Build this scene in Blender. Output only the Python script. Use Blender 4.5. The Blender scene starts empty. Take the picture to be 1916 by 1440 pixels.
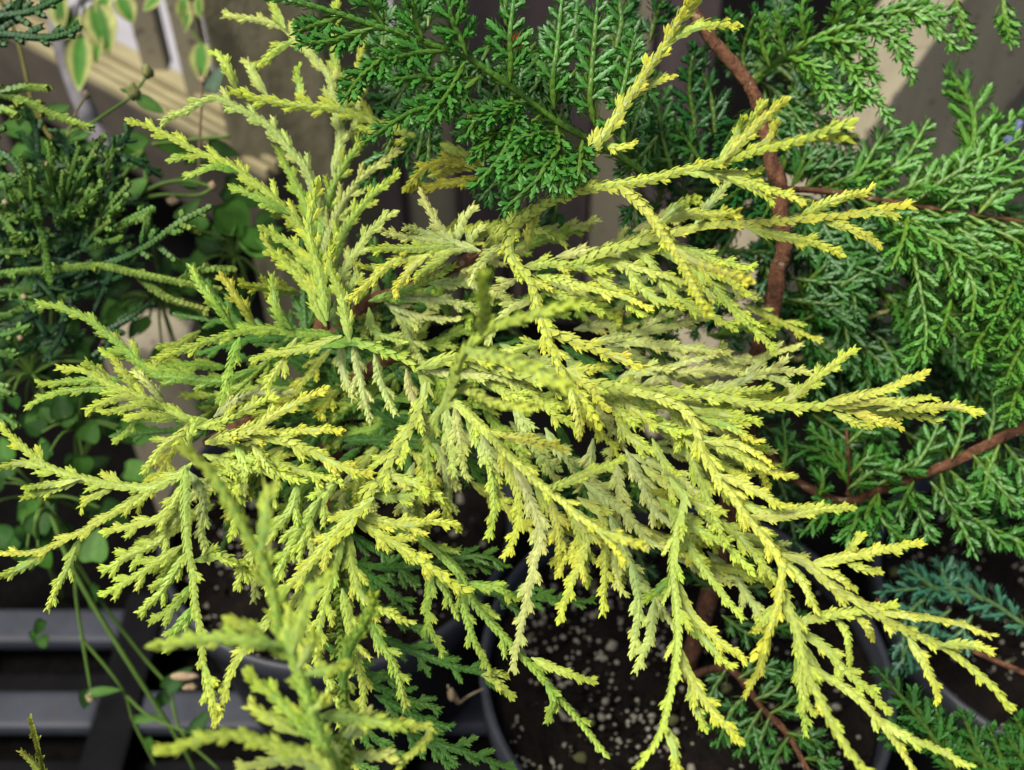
import bpy, math, random
import numpy as np
from math import radians, sin, cos, tan, pi, sqrt
from mathutils import Vector

random.seed(7)
rng = np.random.default_rng(11)
scene = bpy.context.scene
COL = scene.collection

# ------------------------------------------------------------------ camera
PITCH = radians(45.0); FOV = radians(50.0)
CAM = np.array([0.0, 0.0, 0.45])
FWD = np.array([0.0, cos(PITCH), -sin(PITCH)])
RIGHT = np.array([1.0, 0.0, 0.0])
UPV = np.cross(RIGHT, FWD)
cam_data = bpy.data.cameras.new("camera")
cam = bpy.data.objects.new("camera", cam_data)
COL.objects.link(cam)
cam.location = CAM
cam.rotation_euler = (pi / 2 - PITCH, 0, 0)
cam_data.sensor_width = 36.0
cam_data.lens = 18.0 / tan(FOV / 2)
cam_data.clip_start = 0.01
cam_data.clip_end = 500.0
cam_data.dof.use_dof = True
cam_data.dof.focus_distance = 0.288
cam_data.dof.aperture_fstop = 9.5
scene.camera = cam

# ------------------------------------------------------------------ world and sun
world = bpy.data.worlds.new("World"); scene.world = world
world.use_nodes = True
wn = world.node_tree.nodes; wl = world.node_tree.links
wn.clear()
wo = wn.new('ShaderNodeOutputWorld'); wb = wn.new('ShaderNodeBackground'); sk = wn.new('ShaderNodeTexSky')
sk.sky_type = 'NISHITA'; sk.sun_disc = False
SUN_EL, SUN_AZ = radians(64), radians(-122)      # azimuth from +Y towards +X
sk.sun_elevation = SUN_EL; sk.sun_rotation = SUN_AZ
sk.air_density = 0.8; sk.dust_density = 6.0; sk.ozone_density = 1.5
wb.inputs['Strength'].default_value = 0.075
wl.new(sk.outputs[0], wb.inputs[0]); wl.new(wb.outputs[0], wo.inputs[0])
sun_data = bpy.data.lights.new("sun", 'SUN')
sun_data.energy = 2.1; sun_data.angle = radians(16); sun_data.color = (1.0, 0.96, 0.88)
sun = bpy.data.objects.new("sun", sun_data); COL.objects.link(sun)
sdir = Vector((sin(SUN_AZ) * cos(SUN_EL), cos(SUN_AZ) * cos(SUN_EL), sin(SUN_EL)))
sun.rotation_euler = sdir.to_track_quat('Z', 'Y').to_euler()
sun.location = (0, 0, 3)
vs = scene.view_settings
vs.view_transform = 'Standard'; vs.look = 'None'; vs.gamma = 1.0; vs.use_curve_mapping = False
vs.exposure = 0.92
scene.cycles.max_bounces = 8
scene.cycles.transmission_bounces = 4

# ------------------------------------------------------------------ geometry helpers
W_, H_ = 1916.0, 1440.0
TF = tan(FOV / 2)
def ray(x, y):
    u = (x - W_ / 2) / (W_ / 2) * TF
    v = -(y - H_ / 2) / (W_ / 2) * TF
    return FWD + RIGHT * u + UPV * v
def at(x, y, d):                    # point at depth d along the viewing axis
    return CAM + ray(x, y) * d
def onz(x, y, z):                   # point on a horizontal plane
    r = ray(x, y)
    return CAM + r * ((z - CAM[2]) / r[2])
def ony(x, y, yy):                  # point on a vertical plane facing the camera
    r = ray(x, y)
    return CAM + r * (yy / r[1])
def mpp(d): return 2 * TF * d / W_   # metres per photograph pixel at depth d
def depth(p): return float(np.dot(np.asarray(p) - CAM, FWD))
def unit(v):
    v = np.asarray(v, float); n = np.linalg.norm(v)
    return v / n if n > 1e-12 else v

def mesh_obj(name, V, T, mat, parent=None, col=None, smooth=True, mat_index=None):
    V = np.ascontiguousarray(np.asarray(V, np.float32)); T = np.ascontiguousarray(np.asarray(T, np.int32))
    me = bpy.data.meshes.new(name)
    n, m = len(V), len(T)
    me.vertices.add(n); me.loops.add(3 * m); me.polygons.add(m)
    me.vertices.foreach_set('co', V.ravel())
    me.loops.foreach_set('vertex_index', T.ravel())
    me.polygons.foreach_set('loop_start', np.arange(0, 3 * m, 3, dtype=np.int32))
    me.polygons.foreach_set('use_smooth', np.full(m, smooth, dtype=bool))
    if col is not None:
        a = me.color_attributes.new('Col', 'FLOAT_COLOR', 'POINT')
        c4 = np.ones((n, 4), np.float32); c4[:, :3] = col
        a.data.foreach_set('color', c4.ravel())
    me.materials.append(mat)
    me.update(calc_edges=True)
    o = bpy.data.objects.new(name, me)
    COL.objects.link(o)
    if parent is not None: o.parent = parent
    return o

def empty(name, loc):
    o = bpy.data.objects.new(name, None); o.empty_display_size = 0.01
    COL.objects.link(o); o.location = [float(c) for c in loc]
    return o
def tag(o, label, cat, group=None):
    o['label'] = label; o['category'] = cat
    if group: o['group'] = group
    return o

# ------------------------------------------------------------------ materials
def new_mat(name):
    m = bpy.data.materials.new(name); m.use_nodes = True
    nt = m.node_tree
    b = next(n for n in nt.nodes if n.type == 'BSDF_PRINCIPLED')
    out = next(n for n in nt.nodes if n.type == 'OUTPUT_MATERIAL')
    return m, nt, b, out
def foliage_mat(name, rough=0.45, spec=0.45, transl=0.22, nscale=900.0, vary=0.25, bump=0.25):
    m, nt, b, out = new_mat(name)
    at_ = nt.nodes.new('ShaderNodeAttribute'); at_.attribute_name = 'Col'
    tc = nt.nodes.new('ShaderNodeTexCoord')
    ns = nt.nodes.new('ShaderNodeTexNoise'); ns.inputs['Scale'].default_value = nscale; ns.inputs['Detail'].default_value = 3
    nt.links.new(tc.outputs['Object'], ns.inputs['Vector'])
    ns2 = nt.nodes.new('ShaderNodeTexNoise'); ns2.inputs['Scale'].default_value = nscale * 0.12; ns2.inputs['Detail'].default_value = 2
    nt.links.new(tc.outputs['Object'], ns2.inputs['Vector'])
    add = nt.nodes.new('ShaderNodeMath'); add.operation = 'ADD'
    nt.links.new(ns.outputs['Fac'], add.inputs[0]); nt.links.new(ns2.outputs['Fac'], add.inputs[1])
    mr = nt.nodes.new('ShaderNodeMapRange')
    mr.inputs['From Min'].default_value = 0.6; mr.inputs['From Max'].default_value = 1.4
    mr.inputs['To Min'].default_value = 1 - vary; mr.inputs['To Max'].default_value = 1 + vary
    nt.links.new(add.outputs[0], mr.inputs['Value'])
    mx = nt.nodes.new('ShaderNodeVectorMath'); mx.operation = 'SCALE'
    nt.links.new(at_.outputs['Color'], mx.inputs[0]); nt.links.new(mr.outputs[0], mx.inputs['Scale'])
    nt.links.new(mx.outputs[0], b.inputs['Base Color'])
    b.inputs['Roughness'].default_value = rough
    b.inputs['Specular IOR Level'].default_value = spec
    bp = nt.nodes.new('ShaderNodeBump'); bp.inputs['Strength'].default_value = bump; bp.inputs['Distance'].default_value = 0.0004
    nt.links.new(ns.outputs['Fac'], bp.inputs['Height']); nt.links.new(bp.outputs[0], b.inputs['Normal'])
    tr = nt.nodes.new('ShaderNodeBsdfTranslucent'); nt.links.new(mx.outputs[0], tr.inputs['Color'])
    mix = nt.nodes.new('ShaderNodeMixShader'); mix.inputs[0].default_value = transl
    nt.links.new(b.outputs[0], mix.inputs[1]); nt.links.new(tr.outputs[0], mix.inputs[2])
    nt.links.new(mix.outputs[0], out.inputs['Surface'])
    return m
def noise_mat(name, c0, c1, scale=60.0, rough=0.8, spec=0.3, stretch=(1, 1, 1), bump=0.3, bdist=0.002, detail=6, c2=None, spots=None):
    m, nt, b, out = new_mat(name)
    tc = nt.nodes.new('ShaderNodeTexCoord')
    mp = nt.nodes.new('ShaderNodeMapping'); mp.inputs['Scale'].default_value = stretch
    nt.links.new(tc.outputs['Object'], mp.inputs['Vector'])
    ns = nt.nodes.new('ShaderNodeTexNoise'); ns.inputs['Scale'].default_value = scale; ns.inputs['Detail'].default_value = detail
    ns.inputs['Roughness'].default_value = 0.65
    nt.links.new(mp.outputs[0], ns.inputs['Vector'])
    cr = nt.nodes.new('ShaderNodeValToRGB')
    cr.color_ramp.elements[0].position = 0.3; cr.color_ramp.elements[0].color = (*c0, 1)
    cr.color_ramp.elements[1].position = 0.7; cr.color_ramp.elements[1].color = (*c1, 1)
    nt.links.new(ns.outputs['Fac'], cr.inputs[0])
    src = cr.outputs[0]
    if spots is not None:               # dark specks of weathering
        vo = nt.nodes.new('ShaderNodeTexNoise'); vo.inputs['Scale'].default_value = spots[0]; vo.inputs['Detail'].default_value = 1
        nt.links.new(tc.outputs['Object'], vo.inputs['Vector'])
        r2 = nt.nodes.new('ShaderNodeMapRange'); r2.inputs['From Min'].default_value = 0.66; r2.inputs['From Max'].default_value = 0.74
        nt.links.new(vo.outputs['Fac'], r2.inputs['Value'])
        mm = nt.nodes.new('ShaderNodeMix'); mm.data_type = 'RGBA'
        nt.links.new(r2.outputs[0], mm.inputs[0]); nt.links.new(src, mm.inputs[6]); mm.inputs[7].default_value = (*spots[1], 1)
        src = mm.outputs[2]
    nt.links.new(src, b.inputs['Base Color'])
    b.inputs['Roughness'].default_value = rough; b.inputs['Specular IOR Level'].default_value = spec
    bp = nt.nodes.new('ShaderNodeBump'); bp.inputs['Strength'].default_value = bump; bp.inputs['Distance'].default_value = bdist
    nt.links.new(ns.outputs['Fac'], bp.inputs['Height']); nt.links.new(bp.outputs[0], b.inputs['Normal'])
    return m

M_GOLD = foliage_mat('golden scale foliage', rough=0.5, spec=0.35, transl=0.16, vary=0.16)
M_GREEN = foliage_mat('green needle foliage', rough=0.40, spec=0.42, transl=0.16, vary=0.22)
M_CORD = foliage_mat('cord cypress foliage', rough=0.5, spec=0.35, transl=0.12, vary=0.22)
M_LEAF = foliage_mat('broad weed leaf', rough=0.6, spec=0.22, transl=0.3, nscale=300, vary=0.2)
M_BARK = noise_mat('red brown bark', (0.035, 0.015, 0.008), (0.26, 0.115, 0.055), scale=330, rough=0.85, stretch=(1, 1, 0.5), bump=1.0, bdist=0.003, spots=(420, (0.30, 0.22, 0.15)))
M_SOIL = noise_mat('dark potting soil', (0.003, 0.0022, 0.0018), (0.014, 0.0095, 0.0065), scale=130, rough=0.95, spec=0.15, bump=1.0, bdist=0.006)
M_PERL = noise_mat('perlite and moss grains', (0.20, 0.185, 0.13), (0.42, 0.39, 0.30), scale=220, rough=0.9, bump=0.6)
M_MOSS = noise_mat('mossy grains', (0.10, 0.12, 0.03), (0.30, 0.30, 0.12), scale=260, rough=0.95, bump=0.8)
M_POT = noise_mat('black pot plastic', (0.005, 0.005, 0.006), (0.012, 0.012, 0.014), scale=40, rough=0.5, spec=0.3, bump=0.05)
M_TRAY = noise_mat('grey black tray plastic', (0.024, 0.027, 0.035), (0.046, 0.051, 0.065), scale=35, rough=0.6, spec=0.3, bump=0.1, spots=(300, (0.05, 0.04, 0.03)))
M_RIM = noise_mat('grey pot rim plastic', (0.026, 0.029, 0.035), (0.05, 0.054, 0.063), scale=45, rough=0.5, spec=0.4, bump=0.1)
M_TRAYD = noise_mat('black tray frame plastic', (0.003, 0.003, 0.0035), (0.008, 0.008, 0.009), scale=50, rough=0.8, spec=0.06, bump=0.1)
M_FABRIC = noise_mat('black ground fabric', (0.002, 0.002, 0.002), (0.006, 0.0055, 0.005), scale=200, rough=1.0, spec=0.02, bump=0.5)
M_GROUND = noise_mat('pale concrete ground', (0.26, 0.255, 0.265), (0.40, 0.39, 0.40), scale=12, rough=0.9, bump=0.2)
M_WOOD = noise_mat('weathered tan timber', (0.21, 0.185, 0.125), (0.32, 0.29, 0.20), scale=30, rough=0.8, stretch=(1, 1, 0.12), bump=0.4, spots=(240, (0.10, 0.085, 0.06)))
M_RAIL = noise_mat('ribbed treated timber', (0.23, 0.195, 0.10), (0.37, 0.33, 0.18), scale=40, rough=0.75, stretch=(0.15, 1, 1), bump=0.4)
M_POST = noise_mat('grey green rough timber', (0.12, 0.11, 0.063), (0.235, 0.215, 0.13), scale=45, rough=0.9, stretch=(1, 1, 0.5), bump=0.9, bdist=0.004)
M_SLAB_SHADE = noise_mat('slab timber with painted shade', (0.14, 0.125, 0.085), (0.21, 0.19, 0.135), scale=40, rough=0.85, stretch=(1, 1, 0.3), bump=0.3, spots=(200, (0.05, 0.042, 0.03)))  # shade on the leaning slab put into a darker olive brown
M_BROWN = noise_mat('mauve brown timber', (0.06, 0.045, 0.045), (0.13, 0.10, 0.10), scale=35, rough=0.85, stretch=(1, 1, 0.15), bump=0.4)
M_RAIL_SHADE = noise_mat('rail timber with painted shade', (0.042, 0.035, 0.026), (0.085, 0.072, 0.053), scale=35, rough=0.85, stretch=(.2, 1, 1), bump=0.4)  # shade of the rail's front face put into this dark brown
M_GREY = noise_mat('grey bark of the shrub stem', (0.10, 0.095, 0.10), (0.22, 0.21, 0.22), scale=50, rough=0.8, bump=0.4)
M_RED = noise_mat('red berry', (0.45, 0.012, 0.012), (0.6, 0.03, 0.02), scale=80, rough=0.35, bump=0.05)
M_WHITE = noise_mat('white petals', (0.6, 0.6, 0.66), (0.75, 0.75, 0.8), scale=120, rough=0.6, bump=0.1)
M_BLUE = noise_mat('pale blue plastic', (0.28, 0.36, 0.62), (0.36, 0.44, 0.7), scale=40, rough=0.4, bump=0.02)
M_DRY = noise_mat('dry straw', (0.20, 0.14, 0.07), (0.40, 0.32, 0.20), scale=200, rough=0.9, bump=0.3)

# ------------------------------------------------------------------ shoots made of scale leaves
# one leaf: (u along, v across, h outward)
SC_V = np.array([(0, -.62, .15), (0, 0, .55), (0, .62, .15),
                 (.40, -1.0, .35), (.40, 0, 1.04), (.40, 1.0, .35),
                 (.74, -.60, .74), (.74, 0, 1.16), (.74, .60, .74),
                 (1.0, 0, 1.08)], float)
SC_T = np.array([(0, 3, 1), (1, 3, 4), (1, 4, 2), (2, 4, 5), (3, 6, 4), (4, 6, 7), (4, 7, 5), (5, 7, 8),
                 (6, 9, 7), (7, 9, 8), (6, 8, 9)], int)
ND_V = np.array([(0, -.7, .5), (0, .7, .5), (.45, -1, .85), (.45, 0, 1.35), (.45, 1, .85), (1, 0, 1.0)], float)
ND_T = np.array([(0, 2, 3), (0, 3, 1), (1, 3, 4), (2, 5, 3), (3, 5, 4)], int)

class Buf:
    def __init__(s): s.V, s.T, s.C, s.n = [], [], [], 0; s.leaves = []; s.size = 0.0
    def add(s, V, T, C):
        s.V.append(V); s.T.append(T + s.n); s.C.append(C); s.n += len(V)
    def merge(s, o):
        off = s.n
        for v, t, c in zip(o.V, o.T, o.C):
            s.V.append(v); s.C.append(c); s.T.append(t + off)
        s.n += o.n
    def arrays(s): return np.concatenate(s.V), np.concatenate(s.T), np.concatenate(s.C)

def catmull(P, n_per=8):
    P = np.asarray(P, float)
    if len(P) == 2: return P[0] + (P[1] - P[0]) * np.linspace(0, 1, n_per + 1)[:, None]
    Q = np.vstack([2 * P[0] - P[1], P, 2 * P[-1] - P[-2]])
    out = []
    t = np.linspace(0, 1, n_per, endpoint=False)[:, None]
    for i in range(1, len(Q) - 2):
        a, b, c, d = Q[i - 1], Q[i], Q[i + 1], Q[i + 2]
        out.append(0.5 * (2 * b + (c - a) * t + (2 * a - 5 * b + 4 * c - d) * t ** 2 + (3 * b - a - 3 * c + d) * t ** 3))
    out.append(P[-1:])
    return np.vstack(out)
def arclen(P):
    return np.concatenate([[0], np.cumsum(np.linalg.norm(np.diff(P, axis=0), axis=1))])
def sample(P, S, s):
    return np.stack([np.interp(s, S, P[:, k]) for k in range(3)], 1)
def frames(P, S, s, nrm, L):
    e = max(L * 0.02, 1e-5)
    T = sample(P, S, np.minimum(s + e, L)) - sample(P, S, np.maximum(s - e, 0))
    T /= np.linalg.norm(T, axis=1, keepdims=True) + 1e-12
    lat = np.cross(T, nrm); lat /= np.linalg.norm(lat, axis=1, keepdims=True) + 1e-12
    nn = np.cross(lat, T)
    return T, lat, nn

def tube(buf, P, rad, nrm, col, sides=6, flat=1.0, bump=0.0):
    P = np.asarray(P, float); S = arclen(P); L = S[-1]
    T, lat, nn = frames(P, S, S, nrm, L)
    rad = np.broadcast_to(np.asarray(rad, float), (len(P),))
    th = np.linspace(0, 2 * pi, sides, endpoint=False)
    nz = rng.standard_normal((len(P) + 4, sides)); nz = (nz[:-4] + nz[1:-3] + nz[2:-2] + nz[3:-1] + nz[4:]) / 2.2
    r = rad[:, None] * (1 + bump * nz)
    V = P[:, None, :] + lat[:, None, :] * (np.cos(th)[None, :, None] * r[:, :, None]) + nn[:, None, :] * (np.sin(th)[None, :, None] * r[:, :, None] * flat)
    n = len(P)
    i, j = np.meshgrid(np.arange(n - 1), np.arange(sides), indexing='ij')
    a = i * sides + j; b = i * sides + (j + 1) % sides
    t1 = np.stack([a, b, b + sides], -1).reshape(-1, 3); t2 = np.stack([a, b + sides, a + sides], -1).reshape(-1, 3)
    V = np.vstack([V.reshape(-1, 3), P[0] - T[0] * rad[0] * 0.3, P[-1] + T[-1] * rad[-1] * 0.6])
    c0, c1 = n * sides, n * sides + 1
    k = np.arange(sides); k2 = (k + 1) % sides
    caps = np.vstack([np.stack([k2, k, np.full(sides, c0)], 1), np.stack([(n - 1) * sides + k, (n - 1) * sides + k2, np.full(sides, c1)], 1)])
    C = np.broadcast_to(np.asarray(col, float), (len(V), 3))
    buf.add(V, np.vstack([t1, t2, caps]), np.array(C))

STY = {   # node step, leaf length, half widths and lift, in units of the shoot's full width
    'scale': dict(step=.36, ln=1.14, wf=.38, wl=.24, rise=.02, flat=.46, tmpl=0, taper=.38),
    'stem':  dict(step=.50, ln=1.34, wf=.42, wl=.32, rise=.03, flat=.70, tmpl=0, taper=.35),
    'needle': dict(step=.38, ln=1.48, wf=.42, wl=.38, rise=.50, flat=.8, tmpl=1, taper=.15),
    'nstem': dict(step=.55, ln=1.6, wf=.30, wl=.30, rise=.50, flat=.9, tmpl=1, taper=.35),
    'cord':  dict(step=.32, ln=.95, wf=.42, wl=.40, rise=-.02, flat=.85, tmpl=0, taper=.16, hs=.28),
}
def shoot(buf, P, nrm, wid, sty, c0, c1, tipc=None, keep=False):
    """cover a path with decussate leaves; wid = full width in metres"""
    st = STY[sty]
    P = np.asarray(P, float); S = arclen(P); L = S[-1]
    if L < wid * 0.6: return
    k = max(3, int(L / (wid * st['step'])))
    s = (np.arange(k) + 0.3) / k * L * 0.985
    T, lat, nn = frames(P, S, s, nrm, L)
    Q = sample(P, S, s)
    f = s / L
    a = wid / 2 * (1 - st['taper'] * f) * np.clip((L - s) / (wid * 0.9) + 0.55, 0.5, 1.0) * np.clip(s / (wid * 1.4) + 0.45, 0.4, 1.0)
    b = a * st['flat']
    # core
    m = max(3, min(24, int(L / (wid * 1.6)) + 2)); sc = np.linspace(0, L * (0.97 if sty == 'cord' else 0.93), m)
    rc = np.interp(sc, s, a) * 0.80
    rc[0] *= .5
    if sty != 'cord': rc[-1] *= .4
    cc = np.asarray(c0) * 0.9
    tube(buf, sample(P, S, sc), rc, nrm, cc, sides=6, flat=st['flat'])
    par = (np.arange(k) % 2)[:, None]
    tv, tt = (SC_V, SC_T) if st['tmpl'] == 0 else (ND_V, ND_T)
    twist = rng.uniform(-.18, .18, (k, 1))
    for sg in (1, -1):
        R = np.where(par == 0, nn, lat) * sg
        X = np.cross(T, R)
        R = R * np.cos(twist) + X * np.sin(twist); X = np.cross(T, R)
        r = np.where(par[:, 0] == 0, b, a)
        hw = np.where(par[:, 0] == 0, st['wf'] * 2 * a, st['wl'] * 2 * a * (1.15 if st['tmpl'] == 0 else 1))
        ln = st['ln'] * wid * (1 - st['taper'] * f) * rng.uniform(.85, 1.15, k)
        ln = np.minimum(ln, (L - s) * 1.0 + wid * .55)
        rise = st['rise'] * wid * rng.uniform(.6, 1.5, k) * np.where(par[:, 0] == 0, .75, 1.15)
        if st['tmpl'] == 1: rise *= (1 - .55 * f ** 3) * np.where(par[:, 0] == 0, .55, 1.0)
        u, v, h = tv[:, 0], tv[:, 1], tv[:, 2]
        V = (Q[:, None, :] + T[:, None, :] * (ln[:, None] * u)[:, :, None] + X[:, None, :] * (hw[:, None] * v)[:, :, None]
             + R[:, None, :] * (r[:, None] * (1 + (h - 1) * st.get('hs', 1.0)) + rise[:, None] * (u ** (2.0 if st['tmpl'] == 0 else 1.1)))[:, :, None])
        base = np.asarray(c0)[None] * (1 - f[:, None]) + np.asarray(c1)[None] * f[:, None]
        base = base * (1 + .10 * rng.standard_normal((k, 1)))
        if tipc is None: C = np.broadcast_to(base[:, None, :], V.shape)
        else: C = base[:, None, :] * (1 - .45 * u[None, :, None]) + np.asarray(tipc)[None, None] * (.45 * u[None, :, None])
        C = np.clip(C, 0.002, 0.95)
        if keep:
            for i in range(k): buf.leaves.append((V[i], C[i], float(ln[i]), float(R[i] @ (CAM - Q[i])), float(depth(Q[i]))))
        else:
            nv = len(tv)
            Tt = (tt[None] + (np.arange(k) * nv)[:, None, None]).reshape(-1, 3)
            buf.add(V.reshape(-1, 3), Tt, np.array(C).reshape(-1, 3))

class Plant:
    """collects branches (parts) and branchlets (sub-parts) of one thing"""
    def __init__(s, name, label, cat, loc, mat, group=None):
        s.root = tag(empty(name, loc), label, cat, group); s.loc = np.asarray(loc, float); s.mat = mat; s.br = []; s.bl = []; s.smooth = mat is not M_GOLD
    def branch(s):
        b = Buf(); s.br.append(b); return b, len(s.br) - 1
    def wood(s, name, pts, r0, r1, sides=9, mat=None, parent=None):
        b = Buf(); P = catmull(pts, 16)
        tube(b, P, np.linspace(r0, r1, len(P)), np.array([0.13, .2, 1.0]) if abs((P[-1] - P[0])[2]) < .8 * np.linalg.norm(P[-1] - P[0]) else np.array([0, 1.0, .1]), (.2, .1, .05), sides=sides, bump=0.09)
        V, T, C = b.arrays()
        return mesh_obj(name, V - s.loc, T, mat or M_BARK, parent or s.root, C)
    def finish(s, max_bl=290, max_leaf=0, bname='branch', lname='branchlet'):
        objs = []
        cand = []
        for bi, b in enumerate(s.br):
            for li, lf in enumerate(b.leaves):
                if lf[3] > 0: cand.append((lf[2] / lf[4], bi, li))
        cand.sort(reverse=True)
        pick = set((bi, li) for _, bi, li in cand[:max_leaf])
        for bi, b in enumerate(s.br):
            for li, lf in enumerate(b.leaves):
                if (bi, li) not in pick: b.add(np.array(lf[0]), SC_T if len(lf[0]) == len(SC_V) else ND_T, np.array(lf[1]))
            V, T, C = b.arrays()
            o = mesh_obj(bname, V - s.loc, T, s.mat, s.root, C, s.smooth); objs.append(o)
            for li, lf in enumerate(b.leaves):
                if (bi, li) in pick:
                    mesh_obj('scale_leaf', np.array(lf[0]) - s.loc, SC_T if len(lf[0]) == len(SC_V) else ND_T, s.mat, o, np.array(lf[1]), s.smooth)
        s.bl.sort(key=lambda t: -t[1].size)
        rest = Buf()
        for i, (bi, b) in enumerate(s.bl):
            if b.n == 0: continue
            if i < max_bl:
                V, T, C = b.arrays(); mesh_obj(lname, V - s.loc, T, s.mat, objs[bi], C, s.smooth)
            else: rest.merge(b)
        if rest.n:
            V, T, C = rest.arrays(); o = mesh_obj('small_' + lname + 's', V - s.loc, T, s.mat, s.root, C, s.smooth); o['kind'] = 'stuff'
        return objs

def jitter(c, a=.12):
    return np.clip(np.asarray(c) * (1 + a * rng.standard_normal(3) * np.array([1, .6, 1]) + .08 * rng.standard_normal()), .003, .9)

def spray_normal(roll=0.0, T=None, up=.55, facing=.75, j=.30, at_p=None):
    toc = unit(CAM - at_p) if at_p is not None else -FWD
    return unit(np.array([0, 0, 1.0]) * up + toc * facing + rng.standard_normal(3) * j)

def side_path(p, T, lat, nn, sg, ln, ang, curl, lift, n=6):
    """a side shoot leaving at ang, curling forward by curl, lifting along the normal"""
    pts = [p]; d = ln / n
    for i in range(n):
        th = ang - curl * (i + .5) / n
        v = T * cos(th) + lat * sg * sin(th) + nn * lift * (i / n - .25)
        pts.append(pts[-1] + unit(v) * d)
    return np.array(pts)

def grow(plant, P, w, side, sp, sty, ssty, c0, c1, t0=.12, t1=.97, ang=38, sub=.42, subsp=.9, sw=.82, tipc=None, keep=False,
         up=.55, facing=.75, nj=.30, side_c=None, subw=.9, prof=None, lift=.35, min_sub=3.0, subang=None):
    """an axis with alternate side shoots (and their own small shoots) lying in one flat spray; w, side, sp in metres"""
    P = catmull(P, 8) if len(P) < 30 else P
    S = arclen(P); L = S[-1]
    nrm = spray_normal(up=up, facing=facing, j=nj, at_p=P[len(P) // 2])
    b, bi = plant.branch()
    ax_c0, ax_c1 = jitter(c0, .06), jitter(c1, .06)
    shoot(b, P, nrm, w, sty, ax_c0, ax_c1, tipc, keep)
    if side <= 0: return nrm
    s = L * t0 + sp * rng.uniform(.1, .6); sg = 1 if rng.random() < .5 else -1
    while s < L * t1:
        f = s / L
        pf = prof(f) if prof else (min(1.0, .55 + f * 1.2) if f < .4 else 1.0) * (1.0 - f) ** .55
        ln = max(side * pf * rng.uniform(.72, 1.15), w * .75)
        p = sample(P, S, np.array([s]))[0]
        T, lat, nn = (q[0] for q in frames(P, S, np.array([s]), nrm, L))
        a = radians(ang + rng.uniform(-9, 9))
        lf = rng.uniform(-lift, lift * .6)
        sp_path = side_path(p, T, lat, nn, sg, ln, a, radians(rng.uniform(2, 22)), lf)
        sb = Buf(); ww = w * sw * rng.uniform(.88, 1.1)
        if sty in ('stem', 'nstem') : ww = w * sw * rng.uniform(.85, 1.05)
        cs0 = ax_c0 * (1 - f) + ax_c1 * f if side_c is None else jitter(side_c[0], .08)
        cs1 = jitter(c1 if side_c is None else side_c[1], .10)
        shoot(sb, sp_path, nrm, ww, ssty, cs0, cs1, tipc)
        # small shoots on the side shoot
        if sub > 0 and ln > min_sub * ww:
            S2 = arclen(sp_path); L2 = S2[-1]; q = L2 * .18 + ww * rng.uniform(0, .6); g = sg
            while q < L2 * .9:
                f2 = q / L2
                l2 = ln * sub * (1 - f2) ** .6 * rng.uniform(.7, 1.15)
                if l2 > ww * .7:
                    p2 = sample(sp_path, S2, np.array([q]))[0]
                    T2, la2, n2 = (z[0] for z in frames(sp_path, S2, np.array([q]), nrm, L2))
                    pp = side_path(p2, T2, la2, n2, g, l2, radians((subang or ang) + rng.uniform(-10, 8)), radians(rng.uniform(0, 16)), rng.uniform(-lift, lift), n=4)
                    shoot(sb, pp, nrm, ww * subw, ssty, cs0 * (1 - f2) + cs1 * f2, cs1, tipc)
                g = -g; q += ww * subsp * rng.uniform(.75, 1.3)
        sb.size = ln / max(depth(p), .05)
        plant.bl.append((bi, sb))
        sg = -sg; s += sp * rng.uniform(.72, 1.3)
    return nrm

def pts(sr): return [tuple(float(q) for q in t.split(',')) for t in sr.split()]
def path(sr, d0, d1, dfun):
    """photograph outline -> points in space; d0/d1 = millimetres behind (+) or before (-) the plant's mean surface"""
    p = pts(sr); n = len(p); out = []
    seg = [0.0]
    for i in range(1, n): seg.append(seg[-1] + math.hypot(p[i][0] - p[i - 1][0], p[i][1] - p[i - 1][1]))
    for i, q in enumerate(p):
        f = seg[i] / seg[-1]
        d = dfun(q[0], q[1]) + (d0 + (d1 - d0) * f) * .001 + (.0025 * sin(3.1 * f + q[0] * .01) if 0 < f else 0)
        out.append(at(q[0], q[1], d))
    return np.array(out)
# ================================================================== the setting
def boxmesh(name, O, X, Y, Z, mat, parent=None, bevel=0.0, loc=None):
    """box from corner O with edge vectors X, Y, Z (world), lightly bevelled"""
    import bmesh
    O, X, Y, Z = (np.asarray(v, float) for v in (O, X, Y, Z))
    off = np.zeros(3) if loc is None else np.asarray(loc, float)
    bm = bmesh.new()
    vs_ = [bm.verts.new(O + X * i + Y * j + Z * k - off) for k in (0, 1) for j in (0, 1) for i in (0, 1)]
    for f in ((0, 2, 3, 1), (4, 5, 7, 6), (0, 1, 5, 4), (2, 6, 7, 3), (0, 4, 6, 2), (1, 3, 7, 5)):
        bm.faces.new([vs_[q] for q in f])
    bmesh.ops.recalc_face_normals(bm, faces=bm.faces)
    if bevel > 0: bmesh.ops.bevel(bm, geom=list(bm.edges), offset=bevel, segments=2, affect='EDGES', profile=.6)
    me = bpy.data.meshes.new(name); bm.to_mesh(me); bm.free(); me.materials.append(mat)
    o = bpy.data.objects.new(name, me); COL.objects.link(o)
    if parent is not None: o.parent = parent
    return o
def sheet(name, poly, z, mat):
    me = bpy.data.meshes.new(name); me.from_pydata([(x, y, z) for x, y in poly], [], [tuple(range(len(poly)))])
    me.materials.append(mat); o = bpy.data.objects.new(name, me); COL.objects.link(o); o['kind'] = 'structure'; return o
sheet('ground', [(-80, -80), (80, -80), (80, 80), (-80, 80)], -0.030, M_GROUND)
sheet('ground_fabric', [(-1.2, -.5), (1.6, -.5), (1.6, 1.6), (-.06, 1.6), (-.10, .80), (-.12, .70), (-1.2, 1.60)], -0.026, M_FABRIC)

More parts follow.
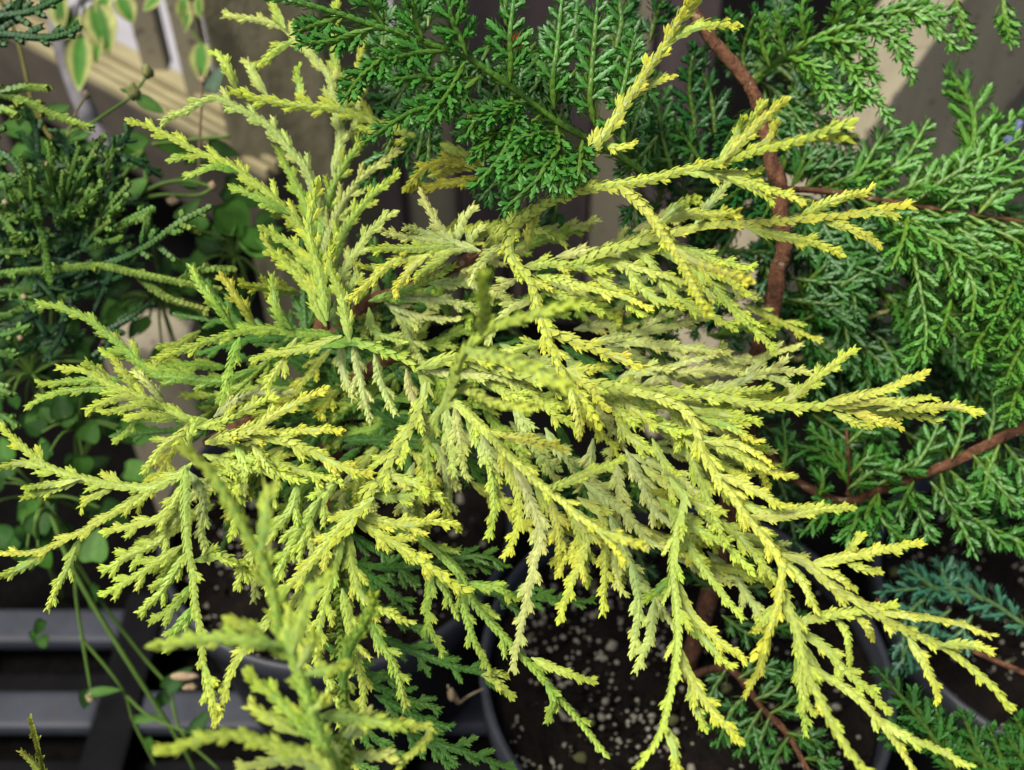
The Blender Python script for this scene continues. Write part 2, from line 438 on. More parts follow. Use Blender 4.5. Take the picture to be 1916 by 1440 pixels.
# --- black slotted nursery tray under the pots
tray = tag(empty('nursery_tray', (-.05, .25, -.022)), 'black slotted plastic nursery tray of grey slats under the round pots', 'tray')
tl = np.array([-.05, .25, -.022])
for i, y0 in enumerate((.150, .194, .2375, .2815)):
    w_ = .0185
    for j, (xa, xb) in enumerate(((-.40, -.268), (-.260, -.1865), (-.168, -.062), (-.046, .060), (.076, .120))):
        boxmesh('slat', (xa, y0, -.012), (xb - xa, 0, 0), (0, w_, 0), (0, 0, .009), M_TRAY, tray, bevel=.0028, loc=tl)
for xa, xb in ((-.2685, -.2595), (-.187, -.1675), (-.0625, -.0455), (.0595, .0765)):
    boxmesh('cross_bar', (xa, .140, -.020), (xb - xa, 0, 0), (0, .168, 0), (0, 0, .0195), M_TRAYD, tray, bevel=.0018, loc=tl)
for y0 in (.1745, .2185, .262):
    boxmesh('floor_strip', (-.40, y0 - .002, -.0220), (.52, 0, 0), (0, .012, 0), (0, 0, .006), M_TRAYD, tray, bevel=.001, loc=tl)

# --- pots with soil and perlite
def lathe(name, prof, c, mat, parent, loc, seg=72):
    prof = np.array(prof); n = len(prof); th = np.linspace(0, 2 * pi, seg, endpoint=False)
    V = np.stack([np.outer(prof[:, 0], np.cos(th)) + c[0], np.outer(prof[:, 0], np.sin(th)) + c[1], np.repeat(prof[:, 1:2], seg, 1)], -1).reshape(-1, 3)
    i, j = np.meshgrid(np.arange(n - 1), np.arange(seg), indexing='ij')
    a = i * seg + j; b = i * seg + (j + 1) % seg
    T = np.vstack([np.stack([a, b, b + seg], -1).reshape(-1, 3), np.stack([a, b + seg, a + seg], -1).reshape(-1, 3)])
    return mesh_obj(name, V - loc, T, mat, parent)
def lump(n_seed, sub=1):
    import bmesh
    r = np.random.default_rng(n_seed); bm = bmesh.new(); bmesh.ops.create_icosphere(bm, subdivisions=sub, radius=1.0)
    for v in bm.verts: v.co *= 1 + .16 * float(np.clip(r.standard_normal(), -1.4, 1.2))
    V = np.array([v.co[:] for v in bm.verts]); T = np.array([[q.index for q in f.verts] for f in bm.faces]); bm.free(); return V, T
LUMPS = [lump(40 + i, 2 if i < 4 else 1) for i in range(8)]
LUMP_ME = []
for i, (V, T) in enumerate(LUMPS):
    for mt in (M_PERL, M_MOSS):
        o = mesh_obj('perlite_grain', V, T, mt); LUMP_ME.append(o.data); bpy.data.objects.remove(o)
def make_pot(cx, cy, r, zr, label, soil_drop, ngrain, nfine, seed):
    r_ = np.random.default_rng(seed)
    loc = np.array([cx, cy, -.0025]); root = tag(empty('plant_pot', loc), label, 'pot', 'round nursery pots standing in the tray')
    rb = r * .80
    lathe('pot_wall', [(rb * .3, .0), (rb, 0), (rb + .001, .004), (r - .004, zr - .014), (r - .0035, zr - .0135), (r - .0048, zr - .0135), (rb - .0015, .003), (rb * .3, .002)], (cx, cy), M_POT, root, loc)
    lathe('rim', [(r - .0042, zr - .016), (r - .0005, zr - .0155), (r, zr - .003), (r - .0004, zr - .0008), (r - .0012, zr), (r - .0026, zr), (r - .0034, zr - .001), (r - .0042, zr - .016)], (cx, cy), M_RIM, root, loc)
    # soil: uneven disc
    zs = zr - soil_drop; nr, ns = 22, 60; V = [(cx, cy, zs)]
    for i in range(1, nr + 1):
        for j in range(ns):
            a = 2 * pi * j / ns; q = (r - .0052) * i / nr
            V.append((cx + q * cos(a), cy + q * sin(a), zs + .0016 * r_.standard_normal() * (1 if i < nr else .2) + .002 * sin(9 * q / r + a * 2)))
    T = [(0, 1 + j, 1 + (j + 1) % ns) for j in range(ns)]
    for i in range(nr - 1):
        for j in range(ns):
            a = 1 + i * ns + j; b = 1 + i * ns + (j + 1) % ns
            T += [(a, a + ns, b + ns), (a, b + ns, b)]
    soil = mesh_obj('potting_soil', np.array(V) - loc, T, M_SOIL, root)
    for g in range(ngrain):
        q = (r - .009) * sqrt(r_.random()); a = r_.uniform(0, 2 * pi)
        if q * cos(a) > -.005 and r_.random() < .55: continue
        s = float(np.clip(r_.lognormal(-6.75, .45), .0006, .0040))
        o = bpy.data.objects.new('perlite_grain', LUMP_ME[int(r_.integers(0, 8)) * 2 + (1 if (s > .0022 and r_.random() < .6) or r_.random() < .2 else 0)])
        COL.objects.link(o); o.parent = soil
        o.location = (q * cos(a), q * sin(a), float(zs - loc[2] + s * .45)); o.scale = (s, s * r_.uniform(.75, 1.1), s * .75); o.rotation_euler = tuple(r_.uniform(0, 6, 3))
    b = Buf()
    for g in range(nfine):
        q = (r - .006) * sqrt(r_.random()); a = r_.uniform(0, 2 * pi); s = r_.uniform(.0003, .0009)
        if q * cos(a) > -.005 and r_.random() < .65: continue
        V, T = LUMPS[4 + g % 4]
        b.add(V * s + np.array([cx + q * cos(a), cy + q * sin(a), zs + s * .6]) - loc, T, np.ones((len(V), 3)))
    V, T, C = b.arrays(); o = mesh_obj('fine_perlite', V, T, M_PERL, soil); o['kind'] = 'stuff'
    # crumbs of dark bark
    b = Buf()
    for g in range(nfine):
        q = (r - .006) * sqrt(r_.random()); a = r_.uniform(0, 2 * pi); s = r_.uniform(.0006, .0022)
        V, T = LUMPS[4 + g % 4]
        b.add(V * s * np.array([1, .6, .5]) + np.array([cx + q * cos(a), cy + q * sin(a), zs + s * .3]) - loc, T, np.ones((len(V), 3)))
    V, T, C = b.arrays(); o = mesh_obj('bark_crumbs', V, T, M_SOIL, soil); o['kind'] = 'stuff'
    return root
P1 = (-.070, .277); P2 = (.0625, .209); P3 = (.2135, .2400); ZR = .100
make_pot(*P1, .0720, ZR, 'round black nursery pot holding the golden conifer', .012, 160, 1100, 1)
make_pot(*P2, .0745, ZR, 'round black pot with perlite in its soil holding the brown-stemmed green conifer', .010, 290, 1700, 2)
make_pot(*P3, .0740, ZR - .002, 'round black pot of bare dark soil behind the bluish conifer sprig', .012, 110, 700, 3)

# --- timber behind
railing = tag(empty('timber_railing', (-.25, .56, -.02)), 'tan timber railing with a grooved top rail and slim uprights', 'railing')
rl = np.array([-.25, .56, -.02])
A = onz(43, 0, .16); B = onz(364, 167, .16); dr = unit((B - A) * np.array([1, 1, 0])); pr = np.array([dr[1], -dr[0], 0.0]); pr = pr if pr[1] < 0 else -pr
A2 = A - dr * .35; Lr = .35 + np.linalg.norm(B - A) + .085
boxmesh('rail_body', A2 + pr * .0 + np.array([0, 0, -.052]), dr * Lr, pr * .027, (0, 0, .049), M_RAIL_SHADE, railing, bevel=.002, loc=rl)
for k, (o_, w_, h_) in enumerate(((.000, .0095, .0060), (.0118, .0036, .0030), (.0176, .0030, .0025), (.0228, .0036, .0015))):
    boxmesh('rail_ridge', A2 + pr * o_ + np.array([0, 0, -.004]), dr * Lr, pr * w_, (0, 0, .004 + h_), M_RAIL, railing, bevel=.0008, loc=rl)
for k, (xx, yy) in enumerate(((290, 135), (372, 180), (60, 2))):
    q = onz(xx, yy, .165)
    boxmesh('baluster', q + np.array([-.006, 0, 0]), (.0125, 0, 0), (0, .012, 0), (0, 0, .32), M_WOOD, railing, bevel=.001, loc=rl)
for k, t in enumerate((.02, .30, .52)):
    q = A2 + dr * Lr * t + pr * .008
    boxmesh('rail_foot', (q[0], q[1], -.028), dr * .022, pr * .02, (0, 0, .137), M_RAIL_SHADE, railing, bevel=.001, loc=rl)
pl = ony(432, 300, .44); pr_ = ony(640, 300, .44)
tag(boxmesh('timber_post', (pl[0], .44, -.027), (pr_[0] - pl[0] - .002, 0, 0), (.012, .05, 0), (0, 0, .46), M_POST, bevel=.003), 'rough grey-green timber post at the end of the grooved railing', 'post')
wall = tag(empty('plank_screen', (.02, .53, -.026)), 'screen of upright planks, mauve-brown and one pale beige, behind the green conifer', 'screen')
wl_ = np.array([.02, .53, -.026])
xs = [ony(x, 200, .53)[0] for x in (655, 742, 850, 945, 1115, 1212, 1330)]
for i in range(6):
    boxmesh('plank', (xs[i] + .0012, .53 + .004 * (i % 2), -.027), (xs[i + 1] - xs[i] - .0024, 0, 0), (0, .014, 0), (0, 0, .44), (M_BROWN, M_WOOD, M_BROWN, M_BROWN, M_WOOD, M_BROWN)[i], wall, bevel=.0012, loc=wl_)
# a square post leaning, upper right
e0, e1 = at(1800, 0, .50), at(1500, 424, .56); ed = unit(e1 - e0)
fx = unit(np.cross(ed, np.cross(np.array([.86, .36, -.12]), ed)))
fn = unit(np.cross(ed, fx)); fn = fn if fn @ FWD > 0 else -fn
tq = (-.026 - e0[2]) / ed[2]
tag(boxmesh('leaning_board', e0 - ed * .14, ed * (.14 + tq * .97), fx * .080, fn * .042, M_WOOD, bevel=.0015), 'pale tan timber board leaning with specks of mildew behind the feathery green sprays', 'board')
tag(boxmesh('slab_shade_part', e0 - ed * .14 + fx * .0805 + fn * .006, ed * (.14 + tq * .95), fx * .16, fn * .02, M_SLAB_SHADE, bevel=.0015), 'shaded part of the pale leaning board, the shade put into its darker olive-brown colour', 'board')  # shaded part of the slab, built as a separate piece in darker colour
# short tan timber block, left
q0 = ony(182, 655, .375); q1 = ony(345, 655, .375)
tag(boxmesh('timber_block', (q0[0], .375, -.027), (q1[0] - q0[0], 0, 0), (0, .03, 0), (0, 0, q0[2] + .027), M_WOOD, bevel=.003), 'squared tan timber stub among the weed leaves', 'timber')
# ================================================================== golden conifer
Yb, Yt = (.44, .51, .125), (.54, .56, .055)      # yellow shoots: pale older part, yellow tip
Cb, Ct = (.45, .52, .20), (.49, .54, .14)        # pale cream-green shoots
Gb, Gt = (.16, .32, .050), (.33, .44, .050)      # greener shoots
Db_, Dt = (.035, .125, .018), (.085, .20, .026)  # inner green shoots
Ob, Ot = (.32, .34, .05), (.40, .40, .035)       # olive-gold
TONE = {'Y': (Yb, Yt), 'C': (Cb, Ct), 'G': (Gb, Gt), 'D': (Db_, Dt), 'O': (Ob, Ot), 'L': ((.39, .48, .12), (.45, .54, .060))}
def dg(x, y): return .300 + (700 - y) / 1440 * .030
gold = Plant('golden_conifer', 'golden yellow conifer with flattened scale-leaved sprays, overhanging its round black pot', 'conifer', (P1[0], P1[1], ZR - .012), M_GOLD)
def G(sr, d0=0, d1=None, tone='Y', w=21, side=62, sp=27, **k):
    d1 = d0 if d1 is None else d1
    P = path(sr, d0, d1, dg); m = mpp(depth(P[len(P) // 2])); c0, c1 = TONE[tone]; sp *= 1.06; side *= 1.04; stem_ = w >= 23; w *= .92
    xm, ym = pts(sr)[len(pts(sr)) // 2]; g = rng.uniform(0, .32) + (.34 if (xm < 720 and ym < 640) or (ym > 1000 and xm < 900) else 0)
    if tone in 'YLC': c0 = np.array(c0) * (1 - g) + np.array(Gb) * 1.15 * g; c1 = np.array(c1) * (1 - g * .75) + np.array(Gt) * g * .75
    kw = dict(sub=.42, subsp=1.25, min_sub=3.0, ang=33, nj=.22, tipc=np.asarray(c1) * 1.12, keep=True); kw.update(k)
    grow(gold, P, w * m, side * m, sp * m, 'stem' if stem_ else 'scale', 'scale', c0, c1, **kw)

trunk_top = at(600, 655, .330)
gold.wood('trunk', [(P1[0], P1[1], ZR - .016), at(628, 900, .385), at(612, 760, .352), trunk_top, at(600, 560, .335), at(612, 470, .337), at(620, 380, .338)], .0046, .0018)
gold.wood('limb', [at(612, 760, .352), at(520, 770, .325), at(440, 800, .312), at(385, 830, .305)], .0022, .0014)
gold.wood('limb', [trunk_top, at(690, 566, .322), at(757, 545, .315), at(854, 497, .313), at(907, 470, .310)], .0022, .0014)
gold.wood('limb', [at(612, 760, .352), at(680, 700, .315), at(740, 667, .306), at(780, 690, .302)], .0022, .0013)

grow(gold, np.array([at(628, 900, .385), at(632, 1050, .33), at(640, 1250, .270), at(648, 1420, .236), at(640, 1465, .222)]), 26 * mpp(.28), 70 * mpp(.28), 34 * mpp(.28), 'stem', 'scale', (.12, .22, .03), (.26, .36, .05), keep=True)
# upper left
G('600,400 575,320 548,287 501,234 451,204 400,182 360,200 297,230', 8, -4, 'C', side=48, sp=24)
G('905,305 840,277 774,254 707,230 640,205 554,197 484,184 425,168', 10, -4, 'Y', w=23, side=60)
G('501,180 480,150 461,114', 4, 2, 'C', side=24); G('445,172 430,135 406,97', 2, 0, 'L', side=26)
G('561,195 560,160 554,130', 6, 4, 'L', side=14)
G('622,330 636,260 618,150 595,117 561,84 534,53 484,37 414,28', 12, 6, 'C', w=20, side=44)
G('548,75 510,98 481,127', 8, 4, 'Y', side=34); G('534,53 520,30 508,8', 8, 6, 'L', side=26)
G('640,250 640,190 628,120 624,66 632,0', 14, 12, 'L', side=40)
G('660,270 672,200 668,140 684,80 700,60', 16, 14, 'Y', side=40)
G('600,500 568,431 534,394 494,354 447,320 418,300 377,287 334,264 287,240 234,222', 8, -6, 'L', w=20, side=72, sp=26, t0=.1)
G('447,322 400,312 349,329', 0, -2, 'G', side=22); G('377,287 345,292 317,299', 0, -2, 'G', side=18); G('540,400 490,372 431,347', 3, 0, 'G', side=26)
G('612,600 600,520 578,434 585,384 595,334', -4, -12, 'Y', w=25, side=54, sp=24)
G('600,520 548,461 486,424', 2, -4, 'L', side=40)
G('605,540 640,440 690,370 747,324', 6, 2, 'L', side=46); G('600,500 630,400 680,330 750,280', 10, 6, 'C', side=56)
G('600,480 612,380 650,300 700,240', 12, 8, 'G', side=50); G('596,470 570,380 540,320 515,270', 12, 10, 'G', side=44)
G('610,560 560,500 520,480 490,440', 6, 2, 'L', side=40); G('612,560 660,480 705,420 742,396', 6, 2, 'C', side=44)
G('606,600 580,540 540,500 505,470', 4, -2, 'L', side=44); G('615,600 640,560 665,520 668,490', 2, -2, 'C', side=36)
G('610,610 590,560 596,500 630,450', -2, -8, 'L', w=22, side=44, sp=22)
G('655,640 640,560 618,500 622,460', -4, -8, 'L', w=22, side=40, sp=22)

# left
G('640,628 568,624 501,615 448,620 384,640 334,657 287,674', 4, -10, 'G', w=22, side=46, sp=34)
G('440,622 407,573 377,537 359,497', -4, -10, 'G', side=34); G('478,612 452,570 414,513', -2, -8, 'O', side=40)
G('545,615 521,590 512,550 508,512', -2, -6, 'G', side=40); G('448,630 430,690 414,754', -6, -10, 'G', side=32)
G('555,632 525,680 496,728', -2, -6, 'L', side=36); G('640,628 580,650 520,660 470,672', -4, -8, 'L', side=36)
G('480,690 420,712 334,707 290,700 234,654 200,624 160,594 117,577 63,565', 6, 0, 'G', side=54, sp=26)
G('400,735 340,700 290,690 240,668 194,662', 8, 4, 'G', side=34)
G('400,790 361,787 327,774 290,754 250,737 200,717 160,694 104,687', 0, -6, 'L', w=20, side=58, sp=40)
G('310,757 284,724 250,694', -3, -5, 'C', side=18); G('260,735 236,704 212,672', -3, -5, 'L', side=16)
G('215,724 190,700 160,676', -4, -6, 'L', side=18); G('225,726 167,727 100,736 47,762', -2, -2, 'G', w=18, side=30)
G('230,712 180,710 70,719', 2, 2, 'G', w=18, side=24); G('274,745 227,742 160,768', -4, -8, 'L', side=20)
G('305,765 274,754 197,772', -5, -10, 'L', side=20); G('334,782 280,776 234,779', -6, -10, 'L', side=18)
G('330,785 262,784 240,805 214,828', -2, -2, 'G', w=17, side=20)
G('361,787 344,807 300,840 267,887', -8, -8, 'L', w=19, side=42)
G('365,870 352,830 362,800 370,785', -12, -16, 'L', w=19, side=8, sp=20)
G('384,827 427,814 468,807 501,784 548,757 614,724', -6, -14, 'Y', w=22, side=48, sp=30)
G('367,800 418,787 461,764 514,740', -2, -6, 'L', side=38); G('400,780 440,750 480,735 540,735', 2, 0, 'C', side=34)
G('384,830 434,817 518,810 584,804 642,804', -6, -8, 'Y', w=22, side=44, sp=28)
G('480,815 534,824 601,854 640,874 700,890', -6, -10, 'Y', w=22, side=58, sp=28)
G('470,830 500,870 520,900 510,935', -6, -8, 'L', side=40); G('440,830 460,880 430,930', -6, -8, 'L', side=36)
G('361,864 334,887 284,911 217,907 150,894 84,871 33,827 -5,794', -10, -12, 'L', w=22, side=62, sp=44, t0=.05)
G('84,873 40,866 -8,876', -12, -14, 'L', side=28); G('150,896 100,905 44,912', -13, -15, 'L', w=18, side=18)
G('150,898 100,915 40,932', -12, -14, 'L', w=18, side=26); G('217,910 170,930 150,950', -10, -10, 'L', w=18, side=20)
G('340,880 300,900 200,967 134,1003 67,1032 -8,1035', -8, -14, 'Y', w=19, side=52, sp=46)
G('100,1018 50,1057 -8,1080', -12, -14, 'L', side=22); G('150,1005 127,1060 104,1104 88,1142', -10, -10, 'L', w=18, side=34)
G('346,870 347,960 351,1027 361,1077 364,1127 374,1177 381,1244 397,1294 404,1356', -12, -18, 'L', w=20, side=34, sp=48, t0=.3)
G('347,900 310,960 260,980 190,995', -10, -10, 'L', side=50); G('341,1020 267,1070 190,1114', -12, -12, 'L', w=20, side=62, t0=.05)
G('345,950 300,1010 240,1040 190,1072', -9, -7, 'L', side=62, t0=.05); G('352,1030 320,1080 290,1120 257,1148', -12, -10, 'L', side=50)
G('362,1090 330,1130 280,1164', -12, -10, 'G', side=44); G('365,1130 330,1180 310,1220', -12, -8, 'G', side=40)
G('340,880 330,940 290,1000 230,1040', -6, -4, 'L', side=60); G('352,880 380,930 376,990 390,1050', -4, 0, 'C', side=40)
G('360,1050 420,1040 470,1080', -8, -8, 'L', side=50); G('370,860 420,900 440,960 430,1010', -4, -4, 'L', side=48)
G('380,850 450,870 510,880 560,900', -4, -8, 'L', side=56); G('420,830 480,850 560,880 640,900', -2, -6, 'L', side=60)
G('381,1240 392,1300 404,1352', -18, -22, 'Y', side=40); G('520,1130 501,1160 437,1244 420,1300 410,1345', -16, -22, 'Y', w=22, side=40)

# centre and lower centre
G('600,650 660,640 740,664 780,687', -6, -4, 'G', w=26, side=30, sp=30)
G('780,690 797,724 780,770 764,807 740,840 720,880 690,924 660,975 620,1020', -6, -14, 'L', w=24, side=74, sp=30)
G('660,640 672,700 692,790', -2, 0, 'C', side=46, w=19); G('700,660 715,720 740,776', -3, 0, 'C', side=44, w=19)
G('640,640 640,690 662,748', -1, 2, 'C', side=40, w=19); G('760,690 770,740 802,800', -4, 0, 'C', side=44, w=19)
G('700,930 640,980 584,1050 534,1103 501,1160', -12, -18, 'Y', w=22, side=66, sp=28)
G('660,970 673,977 740,1017 790,1050 840,1087 876,1106', -8, -12, 'Y', w=23, side=66, sp=28, t0=.02)
G('660,960 757,983 800,975 856,980', -8, -8, 'Y', w=20, side=56)
G('690,925 740,930 790,920 830,935', -8, -8, 'L', side=44); G('720,890 770,900 800,920', -9, -10, 'L', side=40)
G('650,990 660,1060 680,1120 765,1165', -10, -12, 'Y', side=56); G('640,1000 620,1080 600,1160 590,1240', -12, -12, 'L', side=60)
G('620,1020 570,1090 560,1180 570,1270', -10, -10, 'L', side=60); G('600,930 560,990 530,1050 500,1110', -4, -6, 'L', side=60)
G('560,900 540,960 480,1020 440,1100', -4, -8, 'L', side=60); G('640,880 600,940 570,1000 560,1050', -4, -6, 'L', side=60)
G('640,1100 660,1200 680,1290 670,1380', -8, -10, 'Y', w=21, side=60); G('560,1150 600,1240 640,1330 660,1440', -6, -12, 'L', side=56)
G('660,1060 700,1180 740,1250 760,1330', -2, -4, 'G', side=50)
# green-gold runner over the soil
G('720,985 790,1010 857,1070 887,1127 951,1200 1007,1260 1074,1337 1114,1387 1141,1421', 4, 8, 'G', w=20, side=74, sp=60, t0=.1, sub=.3)
G('994,1230 1050,1255 1114,1277', 6, 6, 'L', w=19, side=20); G('1020,1275 1035,1310 1022,1352', 6, 8, 'G', w=18, side=30)
G('857,1075 880,1180 917,1256', 4, 6, 'G', w=18, side=40); G('870,1090 930,1100 967,1122', 6, 8, 'G', w=18, side=40)
G('807,1060 800,1160 830,1222', 2, 6, 'G', w=18, side=44); G('780,1040 830,1100 856,1156', 4, 6, 'G', w=18, side=40)
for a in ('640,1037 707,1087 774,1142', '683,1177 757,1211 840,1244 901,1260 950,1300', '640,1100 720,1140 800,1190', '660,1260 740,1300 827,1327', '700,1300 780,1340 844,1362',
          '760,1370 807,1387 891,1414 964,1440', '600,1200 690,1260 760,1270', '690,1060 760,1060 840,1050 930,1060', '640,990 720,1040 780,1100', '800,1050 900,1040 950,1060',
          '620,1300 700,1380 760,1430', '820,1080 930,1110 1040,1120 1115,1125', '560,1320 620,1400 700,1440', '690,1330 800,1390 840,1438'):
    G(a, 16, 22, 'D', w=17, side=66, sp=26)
G('901,1262 930,1275 960,1308', 14, 14, 'L', w=19, side=38, t0=.0); G('901,1262 925,1258 950,1266', 13, 13, 'L', w=19, side=20)
G('640,1357 720,1352 775,1356 807,1367 780,1400 750,1430 735,1460', -34, -38, 'Y', w=20, side=26)

# from the knot right of the trunk
G('830,755 854,757 907,804 941,840 974,870 1001,897 1057,941 1074,960 1124,993 1174,1057', -14, -38, 'Y', w=22, side=56, sp=50, t0=.15)
G('1124,993 1160,1005 1206,1022', -34, -42, 'Y', w=24, side=20); G('1020,910 1041,910 1100,885 1174,857', -26, -40, 'L', w=20, side=36, t0=.3)
G('934,814 1000,825 1057,840', -14, -16, 'Y', w=21, side=34)
G('780,690 857,667 940,676 1000,690', -8, -10, 'Y', w=23, side=52, sp=30); G('790,690 860,700 930,705 1010,735', -6, -4, 'C', w=20, side=46)
for a, t in (('850,760 860,820 870,890', 'C'), ('830,750 840,820 850,893', 'C'), ('870,760 900,840 917,864 924,960 910,1010', 'L'), ('900,810 920,870 930,930', 'C'), ('940,850 970,930 964,1000 940,1045', 'Y'),
             ('960,870 990,930 1011,994 1001,1043 991,1094 977,1160 957,1258', 'C'), ('1000,905 1030,960 1075,1000', 'Y'), ('1030,930 1045,1000 1045,1070', 'Y'),
             ('1050,940 1101,990 1060,1040 1041,1078', 'Y'), ('1070,960 1098,1010 1067,1094 1044,1166', 'Y'), ('1080,930 1128,970 1131,1077 1127,1152', 'Y'), ('1060,935 1090,1020 1098,1096', 'L'),
             ('1100,920 1150,1000 1150,1060 1165,1110', 'C'), ('1090,900 1170,960 1210,1010 1250,1025', 'C'), ('1140,960 1174,1043 1207,1094 1240,1140 1265,1180', 'C'),
             ('1180,1050 1195,1120 1190,1180 1181,1229', 'C'), ('1225,1120 1215,1190 1188,1258', 'C'), ('1150,860 1160,920 1150,990', 'C'), ('1170,840 1200,900 1230,960 1290,1000', 'C'),
             ('960,750 980,800 1010,850 1050,880', 'C'), ('1020,800 1050,850 1100,870 1160,880', 'C'), ('1110,820 1100,880 1080,920', 'C'), ('820,760 800,830 800,890', 'L')):
    G(a, -4, 2, t, w=21, side=50, sp=27)
# right of centre: stem running right
G('860,672 1000,705 1100,715 1200,728 1276,732 1360,744 1426,757 1493,760 1560,760 1643,770 1710,777 1768,788', -6, -16, 'L', w=25, side=44, sp=48, t0=.12)
G('1560,762 1640,748 1710,762 1780,760 1840,772', -16, -20, 'Y', w=22, side=30, sp=36, t0=.4); G('1540,755 1600,742 1660,727 1737,694', -16, -22, 'Y', w=22, side=26, t0=.5)
G('1440,757 1476,747 1536,700 1603,650', -13, -20, 'L', w=20, side=36); G('1590,768 1640,785 1683,796', -15, -18, 'Y', side=20, w=20)
G('1640,768 1690,752 1742,742', -17, -20, 'Y', side=22, w=20); G('1560,770 1600,790 1632,798', -16, -20, 'Y', side=16, w=20)
G('1300,735 1386,714 1440,692 1521,697', 0, -2, 'C', w=19, side=34); G('1380,715 1410,690 1440,664', 0, 0, 'C', w=18, side=20); G('1410,700 1450,690 1476,667', -1, 0, 'C', w=18, side=16)
G('1420,697 1460,710 1490,731', -1, 0, 'C', w=18, side=18)
# right fans
G('1150,722 1240,745 1293,780 1316,847 1343,890 1369,924 1393,960 1456,1040 1463,1077 1456,1127 1436,1187 1406,1238', -8, -24, 'Y', w=25, side=58, sp=36, t0=.1)
G('1310,780 1360,795 1416,827', -12, -14, 'Y', side=34); G('1300,770 1350,775 1423,787', -10, -12, 'L', side=30); G('1316,815 1393,857 1470,892', -14, -16, 'Y', w=21, side=40)
G('1316,825 1380,830 1440,864', -15, -16, 'Y', side=36); G('1345,887 1410,915 1466,948', -16, -18, 'Y', w=21, side=38); G('1380,940 1443,958 1523,944', -14, -16, 'Y', side=28)
G('1400,965 1470,965 1540,952 1600,950', -15, -18, 'L', w=20, side=34); G('1280,735 1340,735 1443,727', -8, -10, 'L', side=20); G('1290,760 1345,790 1393,790', -8, -10, 'L', side=26)
G('1456,1127 1432,1155 1410,1182', -22, -26, 'Y', side=14, w=22)
G('1456,1035 1503,1050 1567,1104 1610,1127 1660,1160 1710,1187 1760,1207 1810,1244 1860,1287 1894,1332', -18, -26, 'Y', w=23, side=50, sp=52)
G('1637,1144 1690,1150 1744,1157 1800,1168 1856,1191', -22, -26, 'Y', w=21, side=24); G('1760,1207 1805,1205 1858,1217', -24, -27, 'Y', w=20, side=14); G('1697,1190 1737,1254 1757,1308', -22, -24, 'Y', w=20, side=30)
G('1510,1058 1577,1043 1643,1030 1728,1013', -18, -20, 'Y', w=22, side=34, sp=30); G('1580,1048 1610,1062 1650,1071', -18, -20, 'Y', side=14, w=20); G('1578,1043 1595,1020 1617,998', -18, -20, 'Y', side=16, w=20)
G('1530,1062 1570,1080 1602,1104', -19, -20, 'Y', side=18, w=20); G('1490,1177 1510,1160 1577,1147 1640,1138 1678,1128', -18, -22, 'L', w=22, side=30)
G('1470,1050 1500,1085 1530,1146', -20, -22, 'Y', w=22, side=26)
G('1456,1090 1490,1177 1510,1260 1536,1310 1560,1360 1593,1411 1626,1450', -18, -38, 'L', w=24, side=60, sp=50)
G('1500,1200 1530,1255 1567,1277 1610,1310 1650,1354 1687,1404 1712,1446', -16, -26, 'L', w=22, side=46, sp=50); G('1640,1340 1693,1377 1760,1404 1816,1436', -22, -24, 'L', w=20, side=34)
G('1490,1177 1543,1210 1576,1250 1630,1294 1664,1336', -15, -20, 'L', w=21, side=44); G('1500,1230 1500,1290 1523,1338', -14, -14, 'L', side=40, w=19); G('1490,1220 1500,1300 1508,1378', -12, -10, 'G', side=40, w=19)
G('1560,1150 1585,1190 1590,1250', -18, -18, 'L', w=18, side=14); G('1600,1150 1620,1170 1634,1198', -20, -20, 'Y', w=18, side=14); G('1440,1180 1425,1240 1392,1305', -12, -8, 'O', w=18, side=26)
# vertical pair below the middle
G('1250,890 1280,930 1268,980 1261,1027 1258,1077 1265,1127 1268,1194 1261,1261 1251,1311 1241,1354 1224,1394 1186,1444', -10, -28, 'L', w=22, side=66, sp=46)
G('1262,1080 1290,1144 1343,1197 1397,1235', -12, -16, 'Y', w=21, side=40); G('1280,1150 1320,1200 1367,1248', -12, -14, 'L', side=34)
G('1264,1200 1285,1255 1326,1321 1391,1392', -16, -24, 'Y', w=22, side=46); G('1290,1270 1300,1320 1322,1368', -16, -18, 'L', side=26)
G('1250,950 1293,1027 1343,1100 1392,1161', -8, -8, 'L', w=20, side=34); G('1230,930 1290,980 1360,1020 1410,1075', -6, -4, 'L', w=21, side=46)
G('1258,1075 1235,1100 1205,1126', -14, -16, 'G', w=20, side=30); G('1240,1350 1262,1400 1262,1446', -22, -28, 'Y', w=22, side=30); G('1200,870 1240,900 1300,940 1360,960', -6, -4, 'L', side=46)
G('1180,850 1250,880 1310,930 1330,990', -4, 0, 'C', w=19, side=46); G('1300,950 1380,1000 1430,1060 1480,1120', -4, -2, 'L', w=21, side=46)
G('1220,820 1240,860 1270,890', -14, -18, 'L', w=17, side=10)

